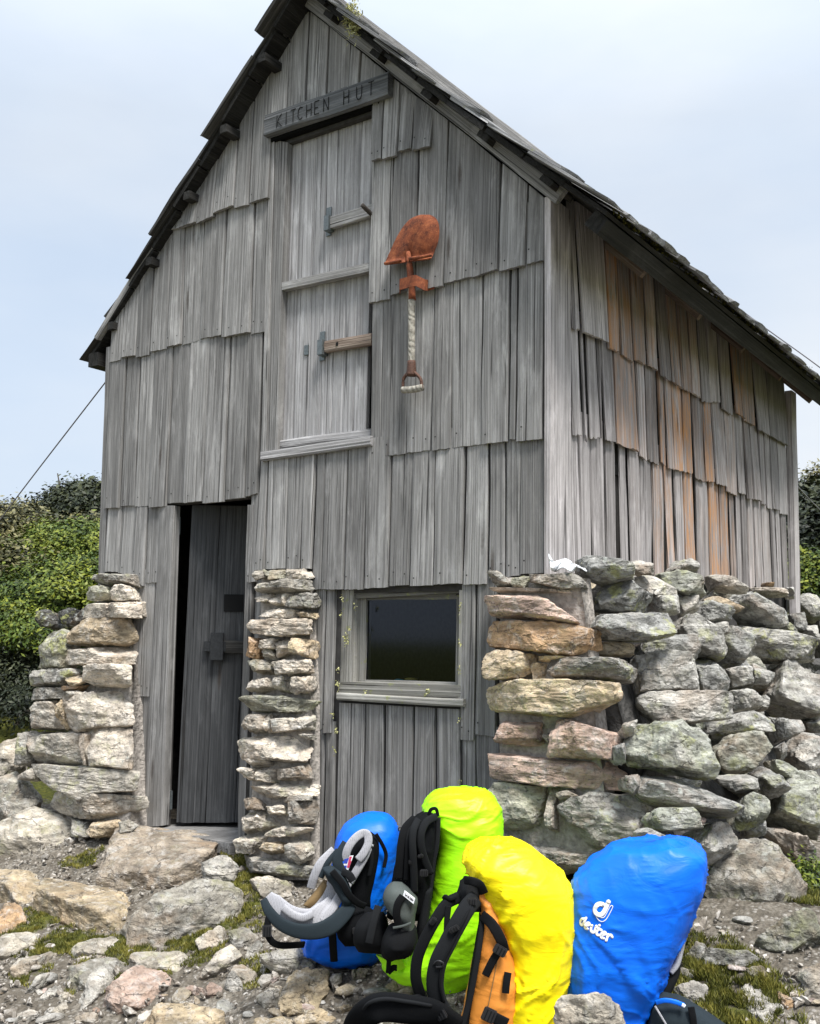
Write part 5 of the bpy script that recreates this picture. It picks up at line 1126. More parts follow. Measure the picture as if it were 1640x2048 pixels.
def branches(base, lobes, r0, mat, parent, name='trunk', extra=2):
    gs = []; base = np.asarray(base, float)
    for (cx_, cy_, cz_, rx, ry, rz) in lobes:
        c = np.array([cx_, cy_, cz_]); mid = base * .55 + c * .45 + rng.normal(0, .12, 3) * np.array([1, 1, .3])
        P = catmull([base, mid, c], 14); gs.append(tube_geo(P, np.linspace(r0, r0 * .25, 14), 7))
        for _ in range(extra):
            e = c + rng.normal(0, 1, 3) * np.array([rx, ry, rz]) * .5; gs.append(tube_geo(catmull([P[8], (P[8] + e) / 2 + rng.normal(0, .05, 3), e], 8), np.linspace(r0 * .4, r0 * .1, 8), 5))
    return mesh_obj(name, *join_geo(*gs), mat, parent)
def shrub(name, label, cat, mat, base, lobes, dens=900, size=.022, asp=.5, r0=.05, bark='bark', group=None, **k):
    t = thing(name, label, cat, base, group); branches(base, lobes, r0, M[bark], t)
    V, Fc, A = crown_geo(lobes, dens, size, asp, **k); mesh_obj('crown', V, Fc, M[mat], t, False, {'leaf': ('FLOAT', A)}); return t
def lob(px, py, y, rx, rz, ry=None):
    p = on_y(px, py, y); return (p[0], y, p[2], rx, ry or rx, rz)
def gb(px, y): x = on_y(px, 1300, y)[0]; return (x, y, float(ground_z(np.array([x]), np.array([y]))[0]) - .05)
shrub('shrub', 'bright green cushion shrub spreading behind the left pier', 'shrub', 'leaf_bright', gb(140, 2.6), [lob(150, 1130, 2.9, .62, .42), lob(90, 1165, 2.7, .62, .42), lob(215, 1130, 3.1, .6, .42), lob(130, 1215, 2.2, .62, .42), lob(60, 1235, 2.1, .6, .40), lob(205, 1200, 2.4, .5, .4)], 620, .018, .45)
shrub('shrub', 'bright green low shrub at the left edge, over dark bare twigs', 'shrub', 'leaf_bright', gb(30, 1.5), [lob(40, 1262, 1.7, .42, .24), lob(-20, 1250, 1.7, .42, .26), lob(80, 1275, 1.5, .24, .16)], 700, .016, .45)
shrub('shrub', 'shaded dark shrub of bare twigs low beside the left pier', 'shrub', 'leaf_dark', gb(30, 1.2), [lob(30, 1360, 1.5, .5, .34), lob(-30, 1400, 1.3, .4, .3), lob(80, 1420, 1.2, .3, .22), lob(100, 1330, 1.7, .3, .3)], 320, .016, .4, .03, 'bark', gap=.3)  # dark leaf colour stands in for shade low in the bushes
shrub('shrub', 'olive brown shrub with pale leaf tips at the left edge', 'shrub', 'leaf_olive', gb(10, 2.4), [lob(20, 1085, 2.8, .5, .36), lob(-40, 1130, 2.4, .5, .4), lob(50, 1150, 2.3, .36, .28), lob(0, 1190, 2.1, .42, .3)], 560, .020, .5, gap=.22)
shrub('shrub', 'yellowish tipped shrub under the dark pines on the left skyline', 'shrub', 'leaf_olive', gb(150, 3.8), [lob(165, 1082, 3.9, .45, .20), lob(110, 1092, 3.8, .42, .20), lob(215, 1070, 4.1, .45, .24)], 560, .022, .5)
def pine(label, base, lobes, dens=520): return shrub('pine_tree', label, 'tree', 'leaf_dark', base, lobes, dens, .030, .55, .09, 'bark', gap=.25)
pine('dark spreading pine nearest the hut on the left skyline', gb(185, 6.0), [lob(175, 1022, 6.0, .50, .32), lob(145, 1028, 6.2, .46, .28), lob(188, 992, 6.1, .17, .11), lob(205, 1000, 6.1, .24, .15), lob(215, 1035, 5.8, .6, .34), lob(118, 1050, 6.1, .3, .16)])
pine('lower dark pine left of the spreading pine', gb(95, 6.4), [lob(95, 1045, 6.4, .34, .22), lob(70, 1062, 6.3, .36, .24), lob(125, 1062, 6.6, .4, .24)])
shrub('shrub', 'olive shrub on the skyline where the stay wire comes down', 'shrub', 'leaf_olive', gb(15, 5.0), [lob(20, 1052, 5.0, .5, .22), lob(-40, 1060, 5.0, .6, .24), lob(45, 1075, 4.8, .4, .2)], 560, .026, .5)
# right edge
pine('dark pine beyond the right rear corner of the hut', gb(1640, 8.2), [lob(1620, 1065, 8.4, .5, .36), lob(1650, 1058, 8.6, .6, .42), lob(1605, 1095, 8.2, .42, .36), lob(1640, 1110, 8.0, .7, .44)], 560)
shrub('shrub', 'bright green round bush beyond the right rear corner of the hut', 'shrub', 'leaf_bright', gb(1625, 6.4), [lob(1618, 1165, 6.4, .26, .20), lob(1650, 1160, 6.5, .34, .24), lob(1600, 1185, 6.2, .2, .16)], 900, .020, .5)
shrub('tree', 'pale grey lichen covered tree top at the right edge above the dark pine', 'tree', 'lichen_grey' if 'lichen_grey' in M else 'leaf_olive', gb(1640, 10.0), [lob(1628, 985, 10, .22, .16), lob(1645, 972, 10, .22, .2)], 420, .026, .4, .05, 'grey_twig', gap=.35)
def fern(name, label, px, py, r, mat='leaf_bright'):
    p = on_plane(px, py, dp0 + dn_ * .10, dn_); return shrub(name, label, 'plant', mat, (p[0], p[1], p[2] - r), [(p[0], p[1], p[2], r, r, r * .8)], 3200, .009, .4, .006)
fern('moss_plant', 'fresh green mossy plant growing at the right edge beside the huge boulder', 1612, 1772, .10)
fern('moss_plant', 'low green moss tuft in the crevice right of the huge boulder', 1590, 1815, .06, 'leaf_mid')

# ------------------------------------------------------------------ backpacks
class Pack:
    def __init__(s, name, label, px, py, dep=0.0):
        s.base = at_ground(px, py); s.n = nrm(np.array([CAM[0] - s.base[0], CAM[1] - s.base[1], 0])); s.base = s.base - s.n * dep
        s.t = thing(name, label, 'backpack', s.base)
    def p(s, px, py, off=0.0): return on_plane(px, py, s.base + s.n * off, s.n)
    def body(s, name, rows, mat, off=0.0, n=120, seg=96, ex=2.7, wr=0.0, fold=(0, 0, 1), fs=26, par=None):
        """padded body: rows of (left x, left y, right x, right y, half depth m) from bottom to top, rounded sections between"""
        r = np.array(rows, float); Rr = catmull(r, n); ang = np.linspace(0, 2 * np.pi, seg, endpoint=False)
        c_, s_ = np.cos(ang), np.sin(ang); cx_ = np.sign(c_) * np.abs(c_) ** (2 / ex); sx_ = np.sign(s_) * np.abs(s_) ** (2 / ex); V = []
        t = np.linspace(0, 1, n); cap = np.minimum(1, np.minimum(t, 1 - t) / .10); cap = np.sqrt(np.clip(1 - (1 - cap) ** 2, .02, 1))
        for k in range(n):
            Lp, Rp = s.p(Rr[k, 0], Rr[k, 1], off), s.p(Rr[k, 2], Rr[k, 3], off); m = (Lp + Rp) / 2; a = (Rp - Lp) / 2; d = max(.004, Rr[k, 4]) * cap[k]
            V.append(m + np.outer(cx_, a) + np.outer(sx_, s.n) * d)
        V = np.concatenate(V); idx = np.arange(n * seg).reshape(n, seg)
        Fq = np.stack([idx[:-1], np.roll(idx[:-1], -1, 1), np.roll(idx[1:], -1, 1), idx[1:]], -1).reshape(-1, 4)
        if wr:
            G = V.reshape(n, seg, 3); du = np.roll(G, -1, 1) - np.roll(G, 1, 1); dv = np.gradient(G, axis=0); N = np.cross(du, dv); N /= np.linalg.norm(N, axis=2)[..., None] + 1e-9
            cen = G.mean(1, keepdims=True); N *= np.sign((N * (G - cen)).sum(2))[..., None]; N = N.reshape(-1, 3)
            f = nrm(fold); g1 = nrm(np.cross(f, s.n) + 1e-6); W = V + .05 * np.stack([vnoise(V * 7 + 3 * k) for k in range(3)], -1)
            q = np.stack([W @ f * fs * .10, W @ g1 * fs * .8, W @ s.n * fs * .6], -1); rg = lambda z: (1 - np.abs(vnoise(z))) ** 5
            msk = sstep(-.25, .35, vnoise(V * 5.5 + 31)); h = 1.2 * rg(q + 11) * (.25 + .75 * msk) + .55 * rg(q * 2.2 + 5) * msk + .6 * fbm(V * 5, 2); lowf = 1.0
            V = V + N * (h * wr * lowf)[:, None]
        Fc = [tuple(q) for q in Fq] + [tuple(idx[0][::-1]), tuple(idx[-1])]
        return mesh_obj(name, V, Fc, mat, par or s.t)
    def strap(s, name, pts, hw, mat, th=.006, par=None, n=40, twist=None, taper=None):
        P = catmull([s.p(*q) for q in pts], n); V, Fc = tube_geo(P, None, 14, flat=hw * (np.ones(n) if taper is None else np.interp(np.linspace(0, 1, n), *taper)), thick=np.full(n, th), nrm_hint=s.n if twist is None else nrm(twist), ex=3.2); return mesh_obj(name, V, Fc, mat, par or s.t)
    def buckle(s, px, py, off, w=.022, h=.016, rot=0.0, par=None):
        c = s.p(px, py, off); u = np.cross((0, 0, 1), s.n); z = np.array([0, 0, 1.]); a = u * math.cos(rot) + z * math.sin(rot); b = -u * math.sin(rot) + z * math.cos(rot)
        o = box_obj('buckle', c, a * w, b * h, s.n * .006, M['plastic'], par or s.t, .003)
        for k in (-.45, .1, .6): box_obj('buckle_bar', c + a * w * k + s.n * .007, a * w * .08, b * h * .8, s.n * .003, M['charcoal'], o, .001)
        return o

# --- blue pack leaning under the window, grey mesh harness towards us
K = Pack('backpack', 'blue covered backpack with light grey mesh harness, leaning left of the green one', 690, 1932)
K.body('rain_cover', [(668, 1932, 735, 1928, .06), (640, 1920, 755, 1912, .10), (616, 1902, 762, 1895, .13), (603, 1872, 764, 1868, .14), (622, 1840, 767, 1835, .14), (648, 1800, 772, 1800, .14), (658, 1765, 780, 1765, .14), (665, 1725, 790, 1728, .14), (669, 1697, 795, 1700, .14), (675, 1675, 796, 1672, .13), (690, 1652, 791, 1651, .12), (712, 1637, 778, 1634, .09), (738, 1627, 764, 1627, .05)], M['nylon_blue'], 0, wr=.011, fold=(.5, 0, .8))
K.body('back_panel', [(676, 1835, 742, 1815, .05), (684, 1800, 742, 1790, .06), (690, 1765, 750, 1755, .06), (696, 1730, 757, 1715, .06), (700, 1700, 758, 1688, .06), (710, 1678, 752, 1672, .05), (722, 1666, 742, 1663, .03)], M['black_soft'], .125, 60, 48)
K.strap('webbing', [(752, 1668, .17), (765, 1690, .16), (772, 1710, .15), (768, 1735, .15)], .007, M['black'], .003)
K.strap('shoulder_strap', [(690, 1722, .235), (695, 1699, .24), (708, 1679, .235), (724, 1667, .225), (735, 1670, .225), (736, 1688, .23), (726, 1708, .235), (716, 1720, .235)], .015, M['mesh_grey'], .007)
K.strap('shoulder_strap', [(694, 1686, .225), (681, 1708, .235), (675, 1726, .24), (686, 1746, .24)], .019, M['slate'], .007)
K.strap('shoulder_strap', [(668, 1700, .19), (642, 1726, .21), (629, 1752, .21), (622, 1776, .20)], .016, M['mesh_grey'], .007)
K.strap('strap_edge', [(676, 1700, .20), (655, 1726, .215), (642, 1755, .215)], .010, M['slate'], .009)
K.strap('mesh_strip', [(740, 1687, .205), (729, 1714, .22), (713, 1742, .225), (700, 1764, .22)], .015, M['mesh_grey'], .008)
K.strap('webbing', [(742, 1692, .215), (744, 1720, .21), (738, 1752, .20)], .006, M['charcoal'], .002)
cd_ = [K.p(*q) for q in ((690, 1713, .243), (707, 1711, .243), (695, 1745, .243), (685, 1741, .243))]; card = mesh_obj('tag_card', np.array(cd_ + [q - K.n * .003 for q in cd_]), [(0, 1, 2, 3), (7, 6, 5, 4), (0, 4, 5, 1), (1, 5, 6, 2), (2, 6, 7, 3), (3, 7, 4, 0)], M['white'], K.t, smooth=False)
for pts, mt in ((((689, 1718), (698, 1716), (694, 1727), (687, 1726)), 'blue_print'), (((699, 1713), (704, 1713), (697, 1736), (694, 1734)), 'red'), (((688, 1731), (694, 1731), (691, 1742), (687, 1740)), 'blue_print'), (((700, 1722), (703, 1722), (698, 1736), (697, 1734)), 'red')):
    mesh_obj('print', np.array([K.p(a, b, .2445) for a, b in pts]), [(0, 1, 2, 3)], M[mt], card, smooth=False)
K.body('lumbar_pad', [(606, 1811, 628, 1820, .02), (618, 1797, 638, 1806, .03), (632, 1780, 650, 1786, .03), (648, 1758, 661, 1766, .02)], M['tan'], .20, 24, 24)
K.strap('lumbar_roll', [(566, 1814, .33), (586, 1829, .335), (606, 1835, .335), (626, 1827, .33)], .014, M['mesh_grey'], .010)
K.strap('mesh_panel', [(704, 1752, .215), (684, 1785, .235), (664, 1816, .27), (640, 1840, .30)], .017, M['mesh_grey'], .006)
K.strap('mesh_panel', [(668, 1768, .21), (654, 1798, .22), (640, 1818, .225), (618, 1838, .225)], .026, M['mesh_grey'], .012)
K.strap('mesh_panel', [(676, 1796, .225), (668, 1814, .23), (660, 1830, .23)], .014, M['mesh_grey'], .008)
K.body('strap_pad', [(690, 1811, 703, 1808, .015), (684, 1800, 704, 1796, .03), (672, 1782, 700, 1774, .035), (660, 1764, 692, 1756, .035), (649, 1746, 678, 1742, .035), (645, 1735, 664, 1731, .02)], M['slate'], .255, 40, 40, wr=.004)
K.strap('webbing', [(664, 1742, .30), (684, 1766, .30), (698, 1790, .29), (716, 1806, .27), (730, 1812, .25)], .012, M['black'], .004)
K.strap('webbing', [(684, 1744, .27), (698, 1750, .28), (706, 1762, .28)], .014, M['charcoal'], .006)
K.strap('hip_belt', [(533, 1794, .30), (548, 1812, .31), (572, 1832, .32), (600, 1843, .32), (628, 1842, .31), (652, 1826, .28), (668, 1806, .25)],   .046, M['mesh_grey'], .006, n=60, taper=((0, .12, .5, .8, 1), (.55, .85, 1, 1, .7)))
K.strap('hip_belt', [(527, 1799, .315), (538, 1823, .335), (562, 1848, .345), (597, 1862, .345), (634, 1862, .335), (664, 1850, .31), (690, 1826, .28), (702, 1808, .26)], .025, M['slate'], .008, n=60, taper=((0, .12, .4, .7, 1), (.5, .7, 1.0, 1.25, .9)))
K.strap('webbing', [(538, 1832, .34), (534, 1862, .34), (545, 1884, .33), (566, 1891, .30), (608, 1889, .22)], .012, M['black'], .004)
K.buckle(534, 1862, .348, .016, .02)
K.body('hip_pad', [(690, 1893, 742, 1888, .03), (676, 1872, 757, 1870, .06), (672, 1848, 762, 1845, .065), (684, 1826, 752, 1826, .05), (700, 1814, 735, 1816, .03)], M['black_soft'], .20, 40, 40, wr=.006)
K.strap('webbing', [(664, 1858, .26), (666, 1890, .22), (668, 1922, .16)], .014, M['black'], .004)
K.buckle(716, 1862, .272, .02, .012)

# --- fluorescent green pack
K2 = Pack('backpack', 'tall fluorescent green covered backpack with black harness, standing against the planks', 850, 1972)
K2.body('rain_cover', [(800, 1962, 905, 1992, .06), (775, 1942, 930, 1982, .10), (764, 1922, 945, 1965, .12), (800, 1906, 958, 1945, .14), (828, 1886, 968, 1915, .15), (846, 1850, 984, 1868, .16), (858, 1805, 994, 1815, .16), (867, 1745, 1002, 1745, .16), (872, 1697, 1005, 1690, .16), (866, 1660, 1005, 1650, .16), (848, 1632, 1003, 1628, .15), (848, 1610, 996, 1606, .14), (868, 1588, 980, 1588, .11), (900, 1576, 958, 1576, .06)], M['nylon_green'], 0, n=150, seg=110, wr=.006, fold=(.8, 0, .35), fs=30)
tailv = [K2.p(*q) for q in ((752, 1910, .13), (776, 1921, .15), (800, 1912, .16), (812, 1934, .15), (790, 1948, .14), (773, 1940, .14), (764, 1928, .13))]
tl = mesh_obj('cover_tail', np.array(tailv + [q - K2.n * .03 for q in tailv]), [tuple(range(7)), tuple(range(13, 6, -1))] + [(i, i + 7, (i + 1) % 7 + 7, (i + 1) % 7) for i in range(7)], M['nylon_green'], K2.t, smooth=False)
K2.body('back_panel', [(772, 1835, 850, 1842, .08), (780, 1800, 862, 1800, .10), (787, 1760, 869, 1755, .11), (793, 1715, 874, 1710, .11), (800, 1680, 876, 1675, .11), (812, 1655, 877, 1650, .10), (834, 1634, 877, 1632, .08), (852, 1624, 875, 1622, .05)], M['black_soft'], .09, 70, 56, wr=.004)
K2.body('side_panel', [(828, 1890, 846, 1895, .03), (834, 1850, 856, 1850, .05), (840, 1810, 862, 1808, .05), (848, 1770, 867, 1765, .05)], M['charcoal'], .14, 40, 30)
K2.strap('shoulder_strap', [(836, 1640, .20), (828, 1657, .225), (825, 1680, .235), (826, 1708, .235), (828, 1745, .225), (829, 1785, .21)], .0125, M['charcoal'], .009)
K2.strap('shoulder_strap', [(872, 1633, .18), (853, 1644, .21), (843, 1665, .225), (842, 1690, .225), (849, 1717, .215), (861, 1748, .20)], .013, M['charcoal'], .007)
K2.strap('shoulder_strap', [(830, 1636, .18), (811, 1656, .20), (804, 1680, .21), (800, 1715, .21), (797, 1758, .20)], .014, M['black'], .007)
K2.strap('shoulder_strap', [(822, 1650, .19), (816, 1680, .215), (814, 1720, .215), (812, 1760, .205)], .009, M['black'], .008)
K2.strap('haul_loop', [(857, 1630, .17), (862, 1619, .175), (872, 1618, .175), (876, 1632, .17)], .006, M['black'], .004)
K2.strap('panel_edge', [(877, 1636, .16), (874, 1690, .165), (866, 1730, .165), (858, 1800, .17), (846, 1860, .17)], .008, M['charcoal'], .006)
K2.buckle(848, 1746, .225, .014, .012); K2.buckle(841, 1712, .235, .010, .006, .3); K2.buckle(821, 1724, .235, .006, .008)
K2.strap('ring', [(798, 1662, .20), (797, 1657, .205), (801, 1655, .205), (804, 1659, .20), (801, 1663, .20)], .002, M['plastic'], .002)
pad = K2.body('hip_pad', [(812, 1878, 826, 1884, .02), (806, 1856, 828, 1864, .05), (794, 1836, 829, 1846, .06), (779, 1820, 830, 1830, .07), (769, 1804, 833, 1814, .07), (767, 1790, 834, 1797, .07), (774, 1775, 820, 1779, .06), (787, 1764, 803, 1765, .03)], M['olive'], .21, 60, 48, wr=.003)
K2.strap('pad_band', [(806, 1792, .285), (796, 1808, .288), (793, 1830, .285), (798, 1852, .275)], .013, M['black'], .006)
lb = [K2.p(*q) for q in ((809, 1782, .290), (830, 1798, .290), (827, 1808, .290), (806, 1791, .290))]; lbo = mesh_obj('maker_label', np.array(lb + [q - K2.n * .012 for q in lb]), [(0, 1, 2, 3), (7, 6, 5, 4), (0, 4, 5, 1), (1, 5, 6, 2), (2, 6, 7, 3), (3, 7, 4, 0)], M['white'], K2.t, smooth=False)
ux, vx = lb[1] - lb[0], lb[3] - lb[0]; gs = []
for a, b in (((.12, .30), (.20, .75)), ((.20, .75), (.30, .30)), ((.30, .30), (.34, .72)), ((.42, .30), (.42, .72)), ((.42, .5), (.52, .35)), ((.42, .5), (.52, .72)), ((.60, .30), (.60, .72)), ((.67, .72), (.67, .30)), ((.67, .30), (.76, .72)), ((.76, .72), (.76, .30)), ((.84, .3), (.84, .72)), ((.84, .5), (.92, .5))):
    gs.append(tube_geo([lb[0] + ux * a[0] + vx * a[1] + K2.n * .0005, lb[0] + ux * b[0] + vx * b[1] + K2.n * .0005], None, 5, flat=[.0012] * 2, thick=[.0006] * 2, nrm_hint=K2.n))
mesh_obj('label_print', *join_geo(*gs), M['ink'], lbo)
K2.body('belt_pouch', [(778, 1918, 808, 1914, .03), (764, 1905, 826, 1902, .06), (764, 1880, 834, 1878, .07), (775, 1856, 832, 1856, .05), (782, 1850, 826, 1851, .03)], M['black'], .22, 40, 40, wr=.005)
K2.strap('webbing', [(757, 1812, .24), (748, 1840, .26), (741, 1872, .27), (738, 1886, .27)], .013, M['charcoal'], .005)
K2.strap('webbing', [(780, 1900, .26), (778, 1920, .25), (776, 1945, .22)], .008, M['black'], .004)
K2.strap('webbing', [(776, 1945, .22), (786, 1936, .22), (794, 1936, .22)], .010, M['black'], .005)
K2.strap('zip_pull', [(786, 1856, .285), (806, 1852, .285), (822, 1846, .28)], .004, M['olive'], .003)
K2.body('hip_belt', [(716, 1905, 770, 1908, .03), (706, 1880, 775, 1880, .06), (712, 1850, 772, 1848, .06), (735, 1828, 765, 1826, .03)], M['black'], .16, 36, 36, wr=.006)

# --- yellow covered orange pack in front
K3 = Pack('backpack', 'orange backpack in a bright yellow rain cover, nearest of the packs', 1010, 2118)
K3.body('rain_cover', [(1008, 2135, 1095, 2140, .10), (1006, 2105, 1105, 2110, .13), (1012, 2060, 1114, 2062, .15), (1014, 2010, 1122, 2015, .16), (1016, 1968, 1130, 1975, .16), (1012, 1925, 1138, 1935, .16), (1004, 1880, 1146, 1885, .16), (990, 1842, 1150, 1840, .17), (972, 1803, 1147, 1800, .17), (958, 1770, 1138, 1770, .17), (942, 1747, 1120, 1745, .16), (933, 1724, 1098, 1724, .15), (935, 1702, 1072, 1703, .12), (952, 1686, 1046, 1688, .09), (980, 1675, 1024, 1676, .05)], M['nylon_yellow'], 0, n=150, seg=110, wr=.011, fold=(.55, 0, .85), fs=34)
ob = K3.body('pack_body', [(912, 2130, 1040, 2135, .12), (918, 2070, 1040, 2075, .14), (928, 2010, 1045, 2015, .145), (938, 1955, 1045, 1960, .145), (950, 1895, 1035, 1900, .145), (960, 1845, 1020, 1850, .14), (960, 1805, 1005, 1808, .12), (946, 1775, 985, 1775, .10), (937, 1752, 965, 1752, .06)], M['orange'], .02, 90, 64, wr=.005, fold=(.3, 0, 1))
K3.body('back_panel', [(900, 2120, 925, 2125, .09), (918, 2060, 938, 2060, .10), (930, 2005, 946, 2005, .10), (940, 1945, 956, 1945, .10), (950, 1885, 966, 1885, .10), (957, 1845, 972, 1843, .09), (958, 1818, 970, 1815, .06)], M['black_soft'], .05, 60, 40)
K3.body('harness_yoke', [(925, 1822, 968, 1822, .05), (918, 1804, 966, 1806, .06), (918, 1786, 965, 1790, .07), (922, 1770, 966, 1778, .06), (932, 1758, 962, 1766, .03)], M['black'], .07, 36, 36, wr=.008)
K3.strap('haul_strap', [(930, 1760, .15), (946, 1763, .17), (960, 1770, .165), (968, 1786, .15)], .013, M['black'], .005)
K3.strap('shoulder_strap', [(950, 1798, .15), (935, 1815, .19), (917, 1845, .215), (893, 1890, .23), (876, 1926, .235), (870, 1966, .23), (877, 2004, .22), (900, 2044, .20)], .026, M['charcoal'], .013, n=60)
K3.strap('strap_piping', [(944, 1808, .185), (928, 1840, .226), (905, 1886, .243), (886, 1926, .250), (880, 1966, .246), (888, 2004, .236)], .004, M['black'], .004)
K3.strap('shoulder_strap', [(916, 1795, .12), (893, 1808, .15), (872, 1838, .17), (850, 1878, .18), (835, 1917, .18), (832, 1958, .175), (844, 2000, .16)], .017, M['black'], .012, n=60)
K3.strap('webbing', [(897, 1812, .17), (894, 1840, .175), (893, 1868, .18)], .009, M['black'], .004)
K3.strap('webbing', [(887, 1797, .15), (891, 1793, .155), (900, 1798, .155), (912, 1794, .15)], .006, M['black'], .005)
K3.strap('ring', [(868, 1928, .25), (876, 1922, .258), (886, 1926, .258), (884, 1933, .255), (872, 1934, .252)], .003, M['plastic'], .003)
K3.buckle(908, 1858, .245, .016, .008, .5); K3.buckle(944, 1803, .19, .014, .010); K3.buckle(866, 1842, .19, .008, .012, -.6)
K3.strap('panel_edge', [(966, 1840, .13), (958, 1895, .145), (949, 1950, .15), (938, 2005, .15), (922, 2060, .15)], .009, M['charcoal'], .006)
K3.strap('compression_strap', [(964, 1830, .13), (985, 1850, .165), (1002, 1880, .175), (1008, 1902, .165)], .016, M['black'], .004)
K3.strap('compression_strap', [(1004, 1893, .178), (990, 1914, .178), (980, 1932, .178), (971, 1951, .175)], .012, M['black'], .004)
K3.strap('compression_strap', [(1016, 1945, .172), (1013, 1965, .176), (1011, 1986, .176)], .011, M['black'], .004)
K3.strap('compression_strap', [(972, 2026, .176), (990, 2036, .18), (1014, 2048, .176)], .017, M['black'], .004)
K3.buckle(1000, 1901, .186, .02, .014, -.5); K3.buckle(978, 2030, .188, .020, .020, -.4)
K3.strap('seam', [(995, 1918, .168), (988, 1955, .172), (980, 1995, .172), (974, 2024, .17)], .0012, M['bar_ink'] if 'bar_ink' in M else M['tan'], .0012)
K3.strap('hip_belt', [(705, 2085, .20), (716, 2048, .30), (738, 2024, .36), (768, 2014, .36), (812, 2018, .33), (862, 2026, .27), (905, 2052, .20)], .040, M['black_soft'], .020, n=70)
K3.strap('hip_belt', [(700, 2095, .22), (745, 2085, .40), (800, 2082, .42), (860, 2080, .36), (905, 2085, .24)], .036, M['black_soft'], .020, n=60)
K3.strap('belt_binding', [(716, 2038, .335), (736, 2008, .39), (768, 1998, .39), (812, 2003, .36), (862, 2011, .30)], .005, M['charcoal'], .006)
K3.buckle(880, 2026, .27, .016, .020, .5)
K3.strap('webbing', [(822, 1998, .22), (838, 1996, .2), (846, 2004, .18)], .010, M['black'], .006)

# --- big blue pack with the printed cover, seen from behind
K4 = Pack('backpack', 'large blue covered backpack printed with white deuter lettering, right of the yellow one'.replace('deuter ', ''), 1235, 2072)
cov4 = K4.body('rain_cover', [(1222, 2080, 1275, 2085, .06), (1200, 2055, 1286, 2058, .10), (1165, 2020, 1300, 2016, .13), (1132, 1988, 1316, 1980, .15), (1122, 1945, 1336, 1934, .16), (1124, 1890, 1357, 1888, .17), (1128, 1840, 1376, 1842, .17), (1135, 1792, 1394, 1795, .17), (1147, 1758, 1406, 1756, .165), (1168, 1732, 1411, 1724, .155), (1192, 1711, 1408, 1705, .14), (1216, 1694, 1394, 1692, .12), (1232, 1687, 1384, 1686, .09), (1252, 1683, 1372, 1682, .05)], M['nylon_blue'], 0, n=170, seg=130, wr=.011, fold=(-.75, 0, .75), fs=26)
K4.strap('harness_edge', [(1368, 1858, -.03), (1361, 1895, -.01), (1353, 1925, 0), (1338, 1944, .01)], .010, M['mesh_grey'], .03)
K4.strap('webbing', [(1345, 1935, -.02), (1334, 1965, .02), (1318, 2000, .04), (1300, 2030, .04)], .022, M['black'], .02)
K4.strap('webbing', [(1356, 1925, -.06), (1352, 1950, -.04), (1336, 1985, 0)], .010, M['black'], .006)
K4.body('belt_pocket', [(1288, 2095, 1500, 2105, .05), (1290, 2066, 1470, 2068, .06), (1295, 2040, 1436, 2042, .065), (1301, 2015, 1404, 2020, .06), (1314, 1994, 1378, 2003, .045), (1326, 1986, 1356, 1990, .02)], M['slate'], .08, 50, 44, wr=.006)
K4.strap('zip', [(1312, 2005, .145), (1330, 2001, .152), (1350, 2004, .152), (1368, 2011, .148)], .007, M['blue_zip'] if 'blue_zip' in M else M['nylon_blue'], .004)
K4.strap('zip_pull', [(1364, 2009, .155), (1370, 2013, .155)], .005, M['white'], .003)
K4.strap('webbing', [(1382, 2014, .145), (1386, 2036, .148), (1388, 2056, .145)], .010, M['black'], .004)
K4.strap('webbing', [(1310, 2012, .145), (1322, 2032, .148), (1334, 2052, .148)], .003, M['mesh_grey'], .003)
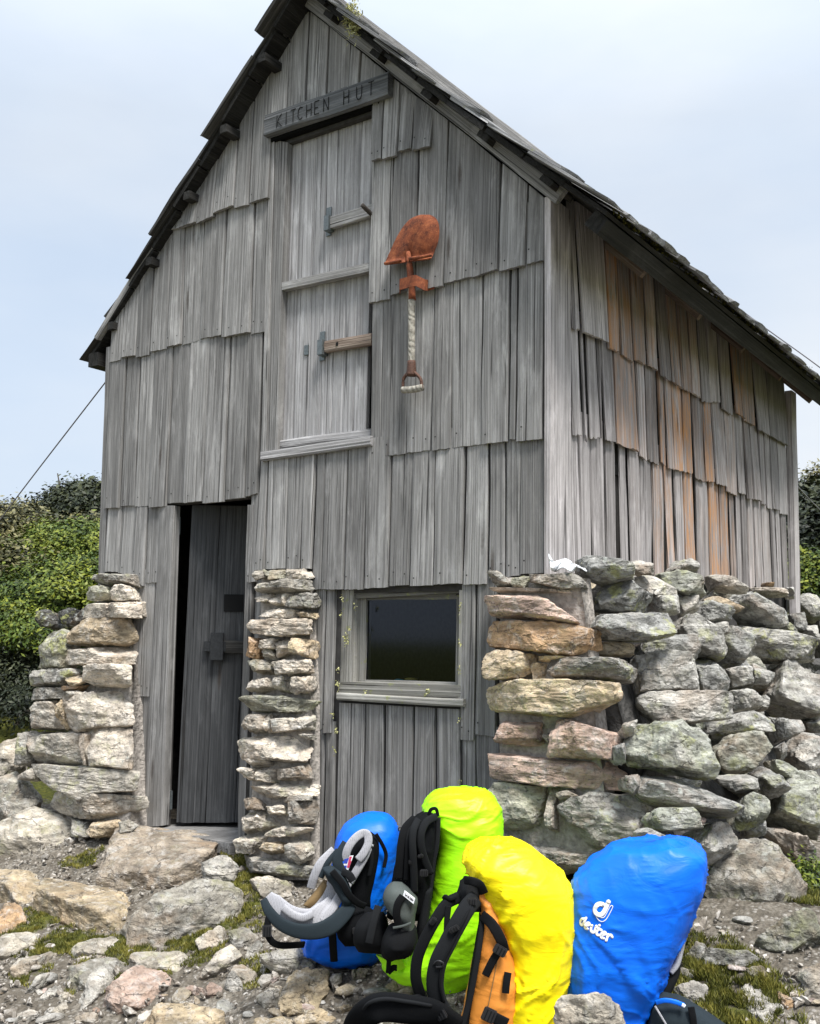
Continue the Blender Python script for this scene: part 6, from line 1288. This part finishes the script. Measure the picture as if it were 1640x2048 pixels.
# white print laid on the cloth
dgm = cov4.data; bv = BVHTree.FromPolygons([v.co[:] for v in dgm.vertices], [p_.vertices[:] for p_ in dgm.polygons])
def on_cloth(px, py):
    h = bv.ray_cast(Vector(CAM), Vector(nrm(ray(px, py)))); return (np.array(h[0]), np.array(h[1]) if np.dot(h[1], CAM - np.array(h[0])) > 0 else -np.array(h[1])) if h[0] is not None else None
def print_stroke(pts, w):
    P = catmull(np.array(pts, float) * .09756 + np.array([1130, 1760]), 5 * len(pts) + 6); Q, Nn = [], []
    for x, y in P:
        h = on_cloth(x, y)
        if h is not None: Nn.append(h[1]); Q.append(h[0])
    Nn = np.tile(nrm(np.mean(Nn, 0)), (len(Nn), 1)); Q = np.array(Q) + Nn * .0022
    for _ in range(2): Q[1:-1] = (Q[:-2] + 2 * Q[1:-1] + Q[2:]) / 4
    n = len(Q); gs = [tube_geo(Q, None, 8, flat=np.full(n, w), thick=np.full(n, .0005), nrm_hint=Nn)]
    for e in (0, -1):                                   # round stroke ends
        a = np.linspace(0, 2 * np.pi, 14, endpoint=False); u = nrm(np.cross(Nn[e], (.3, .2, 1))); v = np.cross(Nn[e], u)
        ring = Q[e] + np.outer(np.cos(a), u) * w + np.outer(np.sin(a), v) * w + Nn[e] * .0005; gs.append((np.vstack([ring, ring - Nn[e] * .002]), [tuple(range(14)), tuple(range(27, 13, -1))] + [(i, i + 14, (i + 1) % 14 + 14, (i + 1) % 14) for i in range(14)]))
    return join_geo(*gs)
big = [print_stroke([(775, 500), (720, 490), (660, 515), (618, 590), (628, 665), (690, 715), (760, 700), (815, 625), (855, 535), (893, 450)], .0068)]
mesh_obj('emblem', *join_geo(*big), M['white'], cov4)
mesh_obj('emblem_outline', *print_stroke([(640, 745), (690, 820), (770, 852), (850, 800), (920, 680), (982, 550), (960, 522), (925, 545), (870, 650), (800, 765), (715, 765)], .0011), M['white'], cov4)
wd = [[(400, 795), (350, 800), (325, 850), (330, 905), (365, 920), (400, 862), (440, 780)], [(428, 938), (515, 912), (497, 880), (450, 885), (416, 930), (424, 985), (468, 1000)], [(555, 935), (534, 1010), (555, 1064), (595, 1070), (622, 1010), (645, 945)], [(708, 930), (680, 1000), (650, 1080), (664, 1120), (704, 1132)], [(658, 982), (745, 1028)],
      [(748, 1128), (836, 1106), (820, 1070), (775, 1075), (736, 1120), (745, 1175), (790, 1195)], [(882, 1120), (866, 1170), (845, 1238)], [(868, 1165), (902, 1130), (948, 1130), (966, 1168)]]
mesh_obj('lettering', *join_geo(*[print_stroke(q, .0040) for q in wd]), M['white'], cov4)
